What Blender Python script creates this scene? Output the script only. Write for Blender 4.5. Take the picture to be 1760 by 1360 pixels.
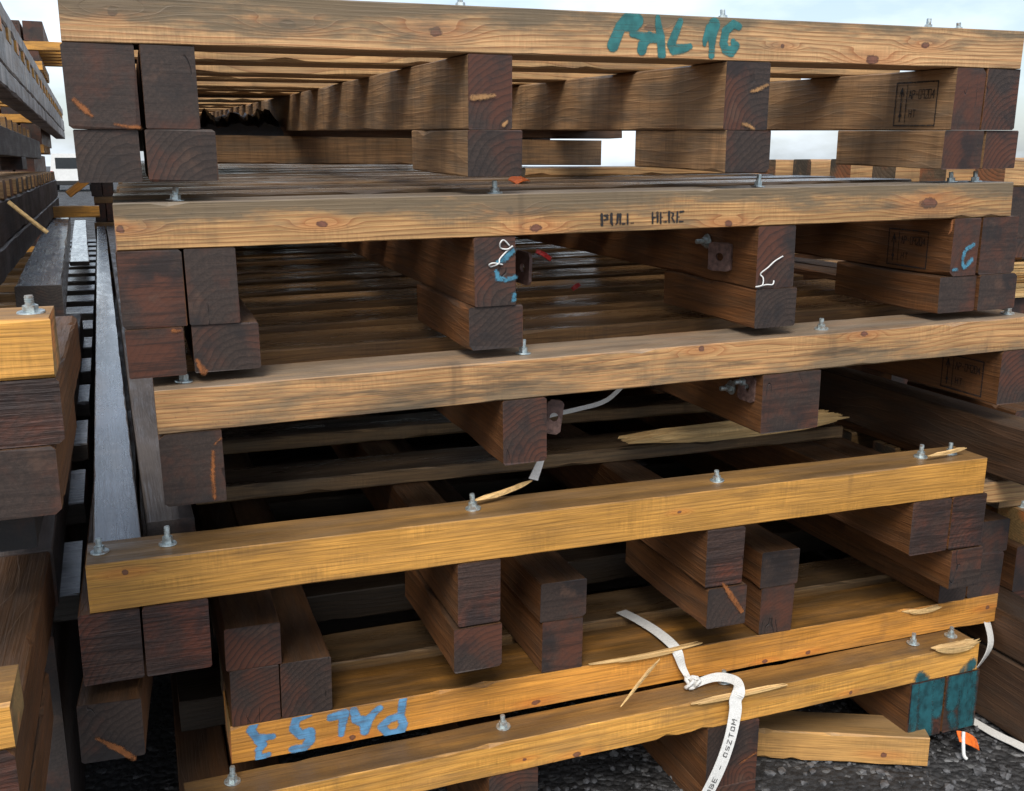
import bpy, bmesh, math, random
from mathutils import Vector, Matrix, noise as mnoise
S = bpy.context.scene
for o in list(bpy.data.objects): bpy.data.objects.remove(o)
R = math.radians
COL = S.collection

# ------------------------------------------------------------------ camera
F = 1700.0 / 1760.0                      # focal length in picture widths
PITCH = math.atan((680 - 283) / 1700.0)
YAW = math.atan((880 - 225) * math.cos(PITCH) / 1700.0)
cam = bpy.data.cameras.new('camera'); cam.sensor_width = 36; cam.lens = 36 * F
cam.clip_start = 0.05; cam.clip_end = 2000
co = bpy.data.objects.new('camera', cam); COL.objects.link(co)
co.location = (0, 0, 1.5); co.rotation_euler = (math.pi / 2 - PITCH, 0, -YAW)
S.camera = co
S.render.resolution_x = 1024; S.render.resolution_y = 791
# ------------------------------------------------------------------ world, sun, exposure
SUN_EL, SUN_ROT = R(50), R(208)
w = bpy.data.worlds.new('World'); S.world = w; w.use_nodes = True
nt = w.node_tree; nt.nodes.clear()
def WN(t, **k):
    n = nt.nodes.new(t)
    for a, b in k.items(): setattr(n, a, b)
    return n
sky = WN('ShaderNodeTexSky', sky_type='NISHITA', sun_disc=False, sun_elevation=SUN_EL, sun_rotation=SUN_ROT, dust_density=2.0)
tcw = WN('ShaderNodeTexCoord'); mpw = WN('ShaderNodeMapping'); mpw.inputs['Scale'].default_value = (1.6, 1.6, 4.5)
nzw = WN('ShaderNodeTexNoise'); nzw.inputs['Scale'].default_value = 2.3; nzw.inputs['Detail'].default_value = 7; nzw.inputs['Roughness'].default_value = 0.55
rmw = WN('ShaderNodeMapRange'); rmw.inputs[1].default_value = 0.43; rmw.inputs[2].default_value = 0.66; rmw.inputs[3].default_value = 0.25; rmw.inputs[4].default_value = 1.0
mxw = WN('ShaderNodeMix', data_type='RGBA'); mxw.inputs[7].default_value = (6.6, 7.3, 8.1, 1)
bg = WN('ShaderNodeBackground'); bg.inputs[1].default_value = 0.118
ow = WN('ShaderNodeOutputWorld')
L = nt.links.new
L(tcw.outputs['Generated'], mpw.inputs[0]); L(mpw.outputs[0], nzw.inputs[0]); L(nzw.outputs[0], rmw.inputs[0])
L(sky.outputs[0], mxw.inputs[6]); L(rmw.outputs[0], mxw.inputs[0]); L(mxw.outputs[2], bg.inputs[0]); L(bg.outputs[0], ow.inputs[0])
sun = bpy.data.lights.new('sun', 'SUN'); sun.energy = 2.3; sun.angle = R(26); sun.color = (1, 0.95, 0.87)
so = bpy.data.objects.new('sun', sun); COL.objects.link(so); so.location = (0, -5, 8)
sd = Vector((math.sin(SUN_ROT) * math.cos(SUN_EL), math.cos(SUN_ROT) * math.cos(SUN_EL), math.sin(SUN_EL)))
so.rotation_euler = sd.to_track_quat('Z', 'Y').to_euler()
S.view_settings.view_transform = 'Standard'; S.view_settings.look = 'None'
S.view_settings.gamma = 1; S.view_settings.exposure = 0.55
S.render.engine = 'CYCLES'

# ------------------------------------------------------------------ node helpers
class NT:
    def __init__(s, name):
        s.m = bpy.data.materials.new(name); s.m.use_nodes = True; s.t = s.m.node_tree
        s.t.nodes.clear(); s.out = s.t.nodes.new('ShaderNodeOutputMaterial'); s.b = s.t.nodes.new('ShaderNodeBsdfPrincipled')
        s.t.links.new(s.b.outputs[0], s.out.inputs[0])
    def n(s, t, **k):
        n = s.t.nodes.new(t)
        for a, b in k.items(): setattr(n, a, b)
        return n
    def l(s, a, b): s.t.links.new(a, b)
    def put(s, v, sock):
        if isinstance(v, bpy.types.NodeSocket): s.l(v, sock)
        elif isinstance(v, (tuple, list)) and len(v) == 3 and sock.type == 'RGBA': sock.default_value = (*v, 1)
        else: sock.default_value = v
    def math(s, op, a, b=0.0, c=0.0, clamp=False):
        n = s.n('ShaderNodeMath', operation=op, use_clamp=clamp)
        s.put(a, n.inputs[0]); s.put(b, n.inputs[1]); s.put(c, n.inputs[2]); return n.outputs[0]
    def mix(s, f, a, b, mode='MIX'):
        n = s.n('ShaderNodeMix', data_type='RGBA', blend_type=mode)
        s.put(f, n.inputs[0]); s.put(a, n.inputs[6]); s.put(b, n.inputs[7]); return n.outputs[2]
    def noise(s, vec, scale=1.0, detail=3.0, rough=0.55):
        n = s.n('ShaderNodeTexNoise'); s.l(vec, n.inputs['Vector'])
        n.inputs['Scale'].default_value = scale; n.inputs['Detail'].default_value = detail; n.inputs['Roughness'].default_value = rough
        return n.outputs[0]
    def map(s, vec, sc=(1, 1, 1), lo=(0, 0, 0)):
        n = s.n('ShaderNodeMapping'); s.l(vec, n.inputs[0]); n.inputs['Scale'].default_value = sc; n.inputs['Location'].default_value = lo
        return n.outputs[0]
    def rng(s, v, a, b, c=0.0, d=1.0, smooth=True):
        n = s.n('ShaderNodeMapRange', interpolation_type='SMOOTHSTEP' if smooth else 'LINEAR'); s.put(v, n.inputs[0])
        for i, q in enumerate((a, b, c, d)): n.inputs[i + 1].default_value = q
        return n.outputs[0]
    def coords(s):
        tc = s.n('ShaderNodeTexCoord'); oi = s.n('ShaderNodeObjectInfo')
        cx = s.n('ShaderNodeCombineXYZ')
        s.l(s.math('MULTIPLY', oi.outputs['Random'], 37.0), cx.inputs[0]); s.l(s.math('MULTIPLY', oi.outputs['Random'], 11.0), cx.inputs[1]); s.l(s.math('MULTIPLY', oi.outputs['Random'], 5.3), cx.inputs[2])
        va = s.n('ShaderNodeVectorMath', operation='ADD'); s.l(tc.outputs['Object'], va.inputs[0]); s.l(cx.outputs[0], va.inputs[1])
        return tc, oi, va.outputs[0]

def wood(name, light, dark, grey, top, end, grey_amt=0.5, grey_grad=0.0, fr=95.0, pith=(0.05, -0.10), tilt=0.05,
         rough=(0.5, 0.75), toprough=(0.3, 0.6), knots=(), dirt=0.5, rings=0.75, bump=0.35, h=0.075, top_amt=0.85, saw=0.0, streak=0.0, ss=1.0, grey_x=0.0):
    t = NT(name); tc, oi, V = t.coords()
    P = tc.outputs['Object']
    sp = t.n('ShaderNodeSeparateXYZ'); t.l(P, sp.inputs[0]); X, Y, Z = sp.outputs
    rnd = oi.outputs['Random']
    n1 = t.noise(t.map(V, (2.0, 16, 16)), 1.0, 3, 0.5)
    n0 = t.noise(t.map(V, (0.9, 3, 3)), 1.0, 2, 0.5)
    yy = t.math('ADD', t.math('ADD', Y, pith[0]), t.math('MULTIPLY', t.math('SUBTRACT', n0, 0.5), 0.10))
    zz = t.math('ADD', t.math('ADD', Z, pith[1]), t.math('MULTIPLY', t.math('SUBTRACT', n0, 0.5), tilt * 2.5))
    r = t.math('SQRT', t.math('ADD', t.math('MULTIPLY', yy, yy), t.math('MULTIPLY', zz, zz)))
    r = t.math('ADD', r, t.math('MULTIPLY', n1, 0.022))
    kn = None; kb = None
    for ki, (kx, kz, kr) in enumerate(knots):
        kr = kr * (0.8, 1.05, 0.9, 1.15)[ki % 4]
        dx = t.math('MULTIPLY', t.math('SUBTRACT', X, kx), (0.95, 0.6, 0.75, 0.5)[ki % 4]); dz = t.math('SUBTRACT', Z, kz)
        d2 = t.math('ADD', t.math('MULTIPLY', dx, dx), t.math('MULTIPLY', dz, dz))
        d = t.math('MULTIPLY', t.math('SQRT', d2), 1.45 / kr)
        d = t.math('ADD', d, t.math('MULTIPLY', t.math('SUBTRACT', t.noise(P, 70, 4, 0.7), 0.5), 2.0))
        halo_x = t.math('MULTIPLY', t.math('SUBTRACT', X, kx), 0.22)
        hd = t.math('MULTIPLY', t.math('SQRT', t.math('ADD', t.math('MULTIPLY', halo_x, halo_x), t.math('MULTIPLY', dz, dz))), 1.0 / (kr * 1.9))
        bumpv = t.math('MULTIPLY', t.rng(hd, 0.0, 1.3, 1.0, 0.0), 0.02)
        r = t.math('ADD', r, bumpv)
        core = t.rng(d, 0.75, 1.25, 1.0, 0.0); halo = t.rng(hd, 0.3, 1.3, 1.0, 0.0)
        rim = t.rng(t.math('ABSOLUTE', t.math('SUBTRACT', d, 0.95)), 0.0, 0.35, 1.0, 0.0)
        if kn is None: kn, kb, kr_ = core, halo, rim
        else: kn = t.math('MAXIMUM', kn, core); kb = t.math('MAXIMUM', kb, halo); kr_ = t.math('MAXIMUM', kr_, rim)
    ring = t.math('FRACT', t.math('MULTIPLY', r, fr))
    late = t.math('MULTIPLY', t.math('POWER', ring, 2.6), t.rng(ring, 0.93, 1.0, 1.0, 0.0))
    fib = t.noise(t.map(V, (7, 260, 260)), 1.0, 3, 0.6)
    blot = t.noise(t.map(V, (4, 14, 14)), 1.0, 4, 0.6)
    base = t.mix(t.math('MULTIPLY', late, rings), light, dark)
    v = t.math('MULTIPLY', t.rng(fib, 0.25, 0.75, 0.58, 1.34, False), t.rng(blot, 0.25, 0.75, 0.72, 1.2, False))
    v = t.math('MULTIPLY', v, t.rng(rnd, 0, 1, 0.85, 1.12, False))
    base = t.mix(1.0, base, t.n('ShaderNodeCombineColor').outputs[0], 'MULTIPLY') if False else base
    vm = t.n('ShaderNodeVectorMath', operation='SCALE'); t.l(base, vm.inputs[0]); t.l(v, vm.inputs['Scale']); base = vm.outputs[0]
    smp = t.n('ShaderNodeMapping'); t.l(V, smp.inputs[0]); smp.inputs['Rotation'].default_value = (0, 0.45, 0); smp.inputs['Scale'].default_value = (210, 6, 22)
    sm = t.noise(smp.outputs[0], 1.0, 3, 0.6); smk = t.rng(t.noise(t.map(V, (6, 20, 20)), 1.0, 3), 0.45, 0.62)
    sm = t.math('ADD', 0.5, t.math('MULTIPLY', t.math('SUBTRACT', sm, 0.5), smk))
    vs = t.n('ShaderNodeVectorMath', operation='SCALE'); t.l(base, vs.inputs[0]); t.l(t.rng(sm, 0.3, 0.7, 0.82, 1.14, False), vs.inputs['Scale']); base = vs.outputs[0]
    if knots:
        base = t.mix(t.math('MULTIPLY', kb, 0.45), base, (light[0] * 0.95, light[1] * 0.62, light[2] * 0.50))
        base = t.mix(t.math('MULTIPLY', kn, 0.9), base, t.mix(t.noise(P, 160, 2), (0.05, 0.025, 0.022), (0.24, 0.085, 0.055)))
        base = t.mix(t.math('MULTIPLY', kr_, 0.6), base, (0.045, 0.018, 0.014))
    gn = t.noise(t.map(V, (5, 26, 26)), 1.0, 5, 0.65)
    gf = t.math('ADD', gn, t.math('MULTIPLY', Z, grey_grad / h))
    if grey_x: gf = t.math('ADD', gf, t.math('MULTIPLY', X, grey_x))
    gf = t.math('MULTIPLY', t.rng(gf, 0.42, 0.68), grey_amt)
    base = t.mix(gf, base, grey)
    # dark dirt: short cross streaks and speckles
    st = t.noise(t.map(V, (10, 5, 3)), 1.0, 4, 0.6); sk = t.noise(V, 150, 3, 0.7)
    df = t.math('ADD', t.math('MULTIPLY', t.rng(st, 0.60, 0.75), 0.55), t.math('MULTIPLY', t.rng(sk, 0.60, 0.76), 0.45))
    base = t.mix(t.math('MULTIPLY', df, dirt), base, (0.045, 0.036, 0.03))
    wp = t.noise(t.map(V, (2.2, 9, 20)), 1.0, 5, 0.7); wv = t.noise(t.map(V, (17, 4, 1.5)), 1.0, 2, 0.5)
    base = t.mix(t.math('MULTIPLY', t.rng(wp, 0.50, 0.66), dirt * 0.85), base, (grey[0] * 0.42, grey[1] * 0.42, grey[2] * 0.45))
    base = t.mix(t.math('MULTIPLY', t.rng(wv, 0.66, 0.76), dirt * 0.7), base, (grey[0] * 0.4, grey[1] * 0.36, grey[2] * 0.36))
    if streak:
        s1 = t.noise(t.map(V, (26 * ss, 6, 2.0)), 1.0, 4, 0.6); s2 = t.noise(t.map(V, (9 * ss, 3, 1.2)), 1.0, 3, 0.6)
        base = t.mix(t.rng(s1, 0.45, 0.68, 0, streak), base, (grey[0] * 0.28, grey[1] * 0.26, grey[2] * 0.26))
        base = t.mix(t.rng(s2, 0.5, 0.68, 0, streak * 0.8), base, (grey[0] * 1.5, grey[1] * 1.4, grey[2] * 1.3))
    # upper faces (weathering, painted shade and sheen), end grain (from the board's own axes)
    ns = t.n('ShaderNodeSeparateXYZ'); t.l(tc.outputs['Normal'], ns.inputs[0])
    tf = t.math('MULTIPLY', t.rng(ns.outputs[2], 0.55, 0.85), t.rng(t.noise(t.map(V, (3, 20, 20)), 1.0, 4), 0.2, 0.6, 0.55, 1.0))
    tcol = t.mix(t.rng(blot, 0.3, 0.7), (top[0] * 0.65, top[1] * 0.62, top[2] * 0.6), (top[0] * 1.25, top[1] * 1.22, top[2] * 1.2))
    base = t.mix(t.math('MULTIPLY', tf, top_amt), base, tcol)
    ef = t.rng(t.math('ABSOLUTE', ns.outputs[0]), 0.6, 0.8)
    en = t.noise(V, 210, 4, 0.7); en2 = t.noise(V, 6, 5, 0.65); er = t.math('FRACT', t.math('MULTIPLY', rnd, 7.31))
    e = tuple(end)
    ecol = t.mix(t.rng(en, 0.3, 0.72), (e[0] * 0.72, e[1] * 0.72, e[2] * 0.72), (e[0] * 1.25, e[1] * 1.22, e[2] * 1.2))
    ecol = t.mix(t.rng(en2, 0.44, 0.64, 0, 0.9), ecol, (e[0] * 2.3, e[1] * 1.15, e[2] * 0.75))
    ecol = t.mix(t.rng(t.noise(V, 9, 5, 0.65), 0.50, 0.66, 0, 0.85), ecol, (e[0] * 0.42, e[1] * 0.52, e[2] * 0.66))
    ecol = t.mix(t.rng(t.noise(V, 14, 4, 0.6), 0.60, 0.72, 0, 0.5), ecol, (e[0] * 2.6, e[1] * 2.1, e[2] * 1.7))
    er2 = t.math('FRACT', t.math('MULTIPLY', t.math('ADD', r, t.math('MULTIPLY', en2, 0.006)), fr * 1.2))
    el = t.math('MULTIPLY', t.math('POWER', er2, 3.0), t.rng(er, 0.2, 0.8, 0.9, 0.25))
    ecol = t.mix(el, ecol, (e[0] * 0.38, e[1] * 0.36, e[2] * 0.36))
    sawn = t.noise(t.map(V, (3, 7, 120)), 1.0, 4, 0.65)
    sa = saw if saw else t.rng(er, 0.45, 0.9, 0.0, 0.6)
    ecol = t.mix(t.math('MULTIPLY', t.rng(sawn, 0.46, 0.62), sa), ecol, (e[0] * 0.35, e[1] * 0.33, e[2] * 0.33))
    cn = t.noise(t.map(V, (1, 19, 6)), 1.0, 2, 0.5)
    crack = t.math('MULTIPLY', t.rng(t.math('ABSOLUTE', t.math('SUBTRACT', cn, 0.5)), 0.0, 0.011, 1.0, 0.0), t.rng(t.noise(V, 10, 2), 0.60, 0.66))
    ecol = t.mix(t.math('MULTIPLY', crack, 0.85), ecol, (0.006, 0.005, 0.005))
    base = t.mix(ef, base, ecol)
    t.l(base, t.b.inputs['Base Color'])
    rg = t.rng(blot, 0.3, 0.7, rough[0], rough[1]); rt = t.rng(gn, 0.35, 0.65, toprough[0], toprough[1])
    rm = t.n('ShaderNodeMix'); t.l(tf, rm.inputs[0]); t.l(rg, rm.inputs[2]); t.l(rt, rm.inputs[3])
    re = t.n('ShaderNodeMix'); t.l(ef, re.inputs[0]); t.l(rm.outputs[0], re.inputs[2]); re.inputs[3].default_value = 0.62
    t.l(re.outputs[0], t.b.inputs['Roughness']); t.b.inputs['Specular IOR Level'].default_value = 0.45
    bp = t.n('ShaderNodeBump'); bp.inputs['Strength'].default_value = bump; bp.inputs['Distance'].default_value = 0.004
    hh = t.math('ADD', t.math('MULTIPLY', t.math('MULTIPLY', fib, 0.6), t.math('SUBTRACT', 1.0, ef)), t.math('MULTIPLY', t.math('MULTIPLY', late, 0.3), t.math('SUBTRACT', 1.0, ef)))
    hh = t.math('ADD', hh, t.math('MULTIPLY', ef, t.math('SUBTRACT', t.math('ADD', t.math('MULTIPLY', en, 0.10), t.math('MULTIPLY', sawn, 0.8 if saw else 0.22)), t.math('MULTIPLY', crack, 0.6))))
    t.l(hh, bp.inputs['Height']); t.l(bp.outputs[0], t.b.inputs['Normal'])
    return t.m

def plain(name, col, rough=0.5, var=0.25, scale=60, metal=0.0, bump=0.0, spec=0.5):
    t = NT(name); tc, oi, V = t.coords()
    n = t.noise(V, scale, 4, 0.6)
    c = t.mix(t.rng(n, 0.3, 0.7), tuple(x * (1 - var) for x in col), tuple(min(1, x * (1 + var)) for x in col))
    t.l(c, t.b.inputs['Base Color']); t.l(t.rng(n, 0.3, 0.7, rough * 0.8, min(1, rough * 1.2)), t.b.inputs['Roughness'])
    t.b.inputs['Metallic'].default_value = metal; t.b.inputs['Specular IOR Level'].default_value = spec
    if bump:
        bp = t.n('ShaderNodeBump'); bp.inputs['Strength'].default_value = bump; bp.inputs['Distance'].default_value = 0.003
        t.l(n, bp.inputs['Height']); t.l(bp.outputs[0], t.b.inputs['Normal'])
    return t.m

# ------------------------------------------------------------------ object helpers
def link(name, me, mat=None, parent=None):
    o = bpy.data.objects.new(name, me); COL.objects.link(o)
    if mat: me.materials.append(mat)
    if parent is not None: o.parent = parent
    return o
def tag(o, label, cat, group=None, kind=None):
    if label: o['label'] = label
    if cat: o['category'] = cat
    if group: o['group'] = group
    if kind: o['kind'] = kind
    return o
def empty(name, loc, rot=(0, 0, 0)):
    o = bpy.data.objects.new(name, None); COL.objects.link(o); o.location = loc; o.rotation_euler = rot
    o.empty_display_size = 0.1; return o
def tomesh(name, bm, smooth=False):
    bmesh.ops.recalc_face_normals(bm, faces=bm.faces)
    me = bpy.data.meshes.new(name); bm.to_mesh(me); bm.free()
    if smooth:
        for p in me.polygons: p.use_smooth = True
    return me

def board_mesh(name, Ln, W, H, seed, ch=0.004, nick=0.35, seg=24, bow=0.002, face_jit=0.0):
    """a sawn timber along its own X, with worn arrises, nicks and a slight bow"""
    rn = random.Random(seed); bm = bmesh.new(); rings = []
    ph = [rn.uniform(0, 9) for _ in range(4)]
    b1, b2 = rn.uniform(-bow, bow), rn.uniform(-bow, bow)
    for i in range(seg + 1):
        u = i / seg; x = (u - 0.5) * Ln
        if 0 < i < seg: x += rn.uniform(-0.25, 0.25) * Ln / seg
        hw, hh = W / 2, H / 2
        oz = b1 * (1 - (2 * u - 1) ** 2); oy = b2 * (1 - (2 * u - 1) ** 2)
        pts = []
        for k, (sy, sz) in enumerate(((-1, -1), (1, -1), (1, 1), (-1, 1))):
            c = ch * (0.55 + 0.9 * abs(mnoise.noise((x * 6, ph[k], seed * 0.37))) * 2)
            if rn.random() < nick * 0.25: c += rn.uniform(0.002, 0.007)
            c1 = c * rn.uniform(0.8, 1.2); c2 = c * rn.uniform(0.8, 1.2)
            a = (sy * hw, sz * (hh - c1)); b = (sy * (hw - c2), sz * hh)
            pts += [a, b] if (sy * sz > 0) == (True) else [b, a]
        ex = 0.0
        rings.append([bm.verts.new((x + (rn.uniform(-1, 1) * 0.0012 if i in (0, seg) else 0), p[0] + oy, p[1] + oz)) for p in pts])
    for i in range(seg):
        for k in range(8):
            bm.faces.new((rings[i][k], rings[i][(k + 1) % 8], rings[i + 1][(k + 1) % 8], rings[i + 1][k]))
    bm.faces.new(rings[0]); bm.faces.new(list(reversed(rings[-1])))
    return tomesh(name, bm)

_seed = [1]
def board(name, parent, mat, x, y, z, axis='X', seg=None, mesh=None, **k):
    """timber filling x=(x0,x1), y=(y0,y1), z=(z0,z1) of the parent's frame"""
    _seed[0] += 1
    sx, sy, sz = x[1] - x[0], y[1] - y[0], z[1] - z[0]
    c = ((x[0] + x[1]) / 2, (y[0] + y[1]) / 2, (z[0] + z[1]) / 2)
    Ln, W = (sx, sy) if axis == 'X' else (sy, sx)
    if seg is None: seg = max(4, min(70, int(Ln / 0.03)))
    me = board_mesh(name, Ln, W, sz, _seed[0], seg=seg, **k)
    o = link(name, me, mat, parent); o.location = c
    if axis == 'Y': o.rotation_euler = (0, 0, math.pi / 2)
    return o
def again(o, parent, loc, rot=None):
    c = o.copy(); COL.objects.link(c); c.parent = parent; c.location = loc
    if rot is not None: c.rotation_euler = rot
    return c

def bolt_mesh():
    bm = bmesh.new()
    def cyl(r, z0, z1, n):
        lo = [bm.verts.new((r * math.cos(2 * math.pi * i / n), r * math.sin(2 * math.pi * i / n), z0)) for i in range(n)]
        hi = [bm.verts.new((v.co.x * 0.97, v.co.y * 0.97, z1)) for v in lo]
        for i in range(n): bm.faces.new((lo[i], lo[(i + 1) % n], hi[(i + 1) % n], hi[i]))
        bm.faces.new(hi); bm.faces.new(list(reversed(lo)))
    cyl(0.0165, 0.0004, 0.0030, 20)      # washer
    cyl(0.0095, 0.0031, 0.0135, 6)       # nut
    for i in range(9): cyl(0.0056 if i % 2 else 0.0050, 0.0136 + i * 0.0018, 0.0136 + (i + 1) * 0.0018, 12)   # thread
    return tomesh('bolt', bm)

def field_mesh(name, strokes, box, cell=0.0012, wob=0.0008, seed=0, soft=0.0):
    """paint: brush strokes [(x,z,r)...] turned into one flat ragged patch"""
    segs = []
    for st in strokes:
        if len(st) == 1: segs.append((st[0], st[0]))
        for a, b in zip(st, st[1:]): segs.append((a, b))
    rr = max(p[2] for st in strokes for p in st) + 0.004 + soft
    x0 = max(box[0], min(p[0] for st in strokes for p in st) - rr); x1 = min(box[1], max(p[0] for st in strokes for p in st) + rr)
    z0 = max(box[2], min(p[1] for st in strokes for p in st) - rr); z1 = min(box[3], max(p[1] for st in strokes for p in st) + rr)
    nx = max(2, int((x1 - x0) / cell)); nz = max(2, int((z1 - z0) / cell))
    def val(x, z):
        b = -1.0
        for (ax, az, ar), (bx, bz, br) in segs:
            dx, dz = bx - ax, bz - az; q = dx * dx + dz * dz
            u = 0 if q == 0 else max(0, min(1, ((x - ax) * dx + (z - az) * dz) / q))
            d = ar + (br - ar) * u - math.hypot(x - ax - dx * u, z - az - dz * u)
            if d > b: b = d
        if b > -0.003 - soft: b += wob * (mnoise.noise((x * 160, z * 160, seed)) + 0.6 * mnoise.noise((x * 420, z * 420, seed + 5)))
        return b + soft
    g = [[val(x0 + (x1 - x0) * i / nx, z0 + (z1 - z0) * j / nz) for j in range(nz + 1)] for i in range(nx + 1)]
    bm = bmesh.new(); cache = {}
    lay = bm.verts.layers.float.new('edge')
    def V(x, z, e=0.0):
        k = (round(x, 6), round(z, 6))
        if k not in cache: cache[k] = bm.verts.new((x, 0, z)); cache[k][lay] = e - soft
        return cache[k]
    for i in range(nx):
        for j in range(nz):
            cs = [(i, j), (i + 1, j), (i + 1, j + 1), (i, j + 1)]
            vs = [g[a][b] for a, b in cs]
            if max(vs) <= 0: continue
            pos = [(x0 + (x1 - x0) * a / nx, z0 + (z1 - z0) * b / nz) for a, b in cs]
            poly = []
            for q in range(4):
                a, b = vs[q], vs[(q + 1) % 4]
                if a > 0: poly.append(V(*pos[q], a))
                if (a > 0) != (b > 0):
                    u = a / (a - b); poly.append(V(pos[q][0] + (pos[(q + 1) % 4][0] - pos[q][0]) * u, pos[q][1] + (pos[(q + 1) % 4][1] - pos[q][1]) * u))
            pp = []
            for v_ in poly:
                if v_ not in pp: pp.append(v_)
            if len(pp) >= 3:
                try: bm.faces.new(pp)
                except ValueError: pass
    me = bpy.data.meshes.new(name); bm.to_mesh(me); bm.free()
    return me

def tube_mesh(name, pts, r, n=6, closed=True):
    bm = bmesh.new(); rings = []
    for i, p in enumerate(pts):
        p = Vector(p); d = (Vector(pts[min(i + 1, len(pts) - 1)]) - Vector(pts[max(i - 1, 0)])).normalized()
        a = d.cross(Vector((0.13, 0.2, 1))).normalized(); b = d.cross(a)
        rad = r[i] if isinstance(r, (list, tuple)) else r
        rings.append([bm.verts.new(p + a * rad * math.cos(2 * math.pi * k / n) + b * rad * math.sin(2 * math.pi * k / n)) for k in range(n)])
    for i in range(len(rings) - 1):
        for k in range(n): bm.faces.new((rings[i][k], rings[i][(k + 1) % n], rings[i + 1][(k + 1) % n], rings[i + 1][k]))
    bm.faces.new(list(reversed(rings[0]))); bm.faces.new(rings[-1])
    return tomesh(name, bm, True)
def smooth_path(pts, sub=6):
    out = []
    P = [Vector(p) for p in pts]
    for i in range(len(P) - 1):
        p0, p1, p2, p3 = P[max(i - 1, 0)], P[i], P[i + 1], P[min(i + 2, len(P) - 1)]
        for k in range(sub):
            u = k / sub
            out.append(0.5 * ((2 * p1) + (p2 - p0) * u + (2 * p0 - 5 * p1 + 4 * p2 - p3) * u * u + (3 * p1 - p0 - 3 * p2 + p3) * u ** 3))
    out.append(P[-1]); return out
def strap_mesh(name, pts, wid, wdirs, th=0.0016, sub=6):
    """woven strap: a thin ribbon following pts; wdirs = width direction at each point"""
    c = smooth_path(pts, sub); w_ = smooth_path(wdirs, sub); wl = smooth_path([(x, 0, 0) for x in wid], sub)
    bm = bmesh.new(); rings = []
    for i, p in enumerate(c):
        d = (c[min(i + 1, len(c) - 1)] - c[max(i - 1, 0)]).normalized()
        a = w_[i] - d * w_[i].dot(d); a.normalize(); nrm = d.cross(a) * th / 2; a = a * wl[i].x / 2
        rings.append([bm.verts.new(p + a + nrm), bm.verts.new(p - a + nrm), bm.verts.new(p - a - nrm), bm.verts.new(p + a - nrm)])
    for i in range(len(rings) - 1):
        for k in range(4): bm.faces.new((rings[i][k], rings[i][(k + 1) % 4], rings[i + 1][(k + 1) % 4], rings[i + 1][k]))
    bm.faces.new(list(reversed(rings[0]))); bm.faces.new(rings[-1])
    return tomesh(name, bm), c, w_
def splinter_mesh(name, a, b, wid, th, seed, up=(0, 0, 1)):
    """a torn flake of wood from a to b: parallel fibres of unequal length, so both ends are ragged"""
    rn = random.Random(seed); a, b = Vector(a), Vector(b); d = (b - a); Ln = d.length; d.normalize()
    u = Vector(up); s = d.cross(u).normalized(); u = s.cross(d); m = max(3, int(wid / .0028)); n = 10; bm = bmesh.new()
    st = [rn.random() ** 2 * .42 for _ in range(m + 1)]; en = [1 - rn.random() ** 2 * .42 for _ in range(m + 1)]
    st[m // 2] = 0; en[(m + 1) // 2] = 1; curl = rn.uniform(-.5, 1.2) * th
    T, B = [], []
    for j in range(m + 1):
        rt, rb = [], []
        lift = rn.uniform(0, .35) * th
        for i in range(n + 1):
            t = st[j] + (en[j] - st[j]) * i / n; taper = max(.12, min(1, 6 * i / n, 6 * (1 - i / n)))
            p = a + d * Ln * t + s * (j / m - .5) * wid * (.75 + .25 * math.sin(3 * t + seed)) + u * (curl * (2 * t - 1) ** 2 + lift * taper)
            rt.append(bm.verts.new(p + u * th * .5 * taper)); rb.append(bm.verts.new(p - u * th * .5 * taper))
        T.append(rt); B.append(rb)
    for j in range(m):
        for i in range(n):
            bm.faces.new((T[j][i], T[j][i + 1], T[j + 1][i + 1], T[j + 1][i])); bm.faces.new((B[j + 1][i], B[j + 1][i + 1], B[j][i + 1], B[j][i]))
        bm.faces.new((T[j][0], T[j + 1][0], B[j + 1][0], B[j][0])); bm.faces.new((B[j][n], B[j + 1][n], T[j + 1][n], T[j][n]))
    for i in range(n):
        bm.faces.new((B[0][i], B[0][i + 1], T[0][i + 1], T[0][i])); bm.faces.new((T[m][i], T[m][i + 1], B[m][i + 1], B[m][i]))
    return tomesh(name, bm)

# ------------------------------------------------------------------ materials
def K(W, h, lst): return [(x - W / 2, z - h / 2, r) for x, z, r in lst]
HONEY = dict(light=(0.64, 0.315, 0.062), dark=(0.40, 0.15, 0.022), grey=(0.22, 0.125, 0.05), top=(0.115, 0.075, 0.04), end=(0.42, 0.27, 0.11))
AGED = dict(light=(0.47, 0.275, 0.118), dark=(0.27, 0.095, 0.03), grey=(0.15, 0.115, 0.072), top=(0.17, 0.14, 0.11), end=(0.2, 0.15, 0.10))
RUN = dict(light=(0.17, 0.068, 0.022), dark=(0.085, 0.032, 0.012), grey=(0.075, 0.045, 0.025), top=(0.05, 0.035, 0.024), end=(0.042, 0.028, 0.0225))
M = {}
M['p1'] = wood('aged_pine_green_letters', **{**AGED, 'light': (0.53, 0.32, 0.15)}, grey_amt=0.92, grey_grad=0.36, grey_x=-0.12, pith=(0.02, 0.085), fr=150, tilt=0.055, knots=K(1.948, .079, [(.0775, .047, .012), (.347, .037, .010), (.601, .034, .013), (1.022, .055, .007), (1.321, .030, .007), (1.543, .010, .012), (1.678, .042, .010)]), dirt=0.40, h=.079, rings=0.95)
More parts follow.
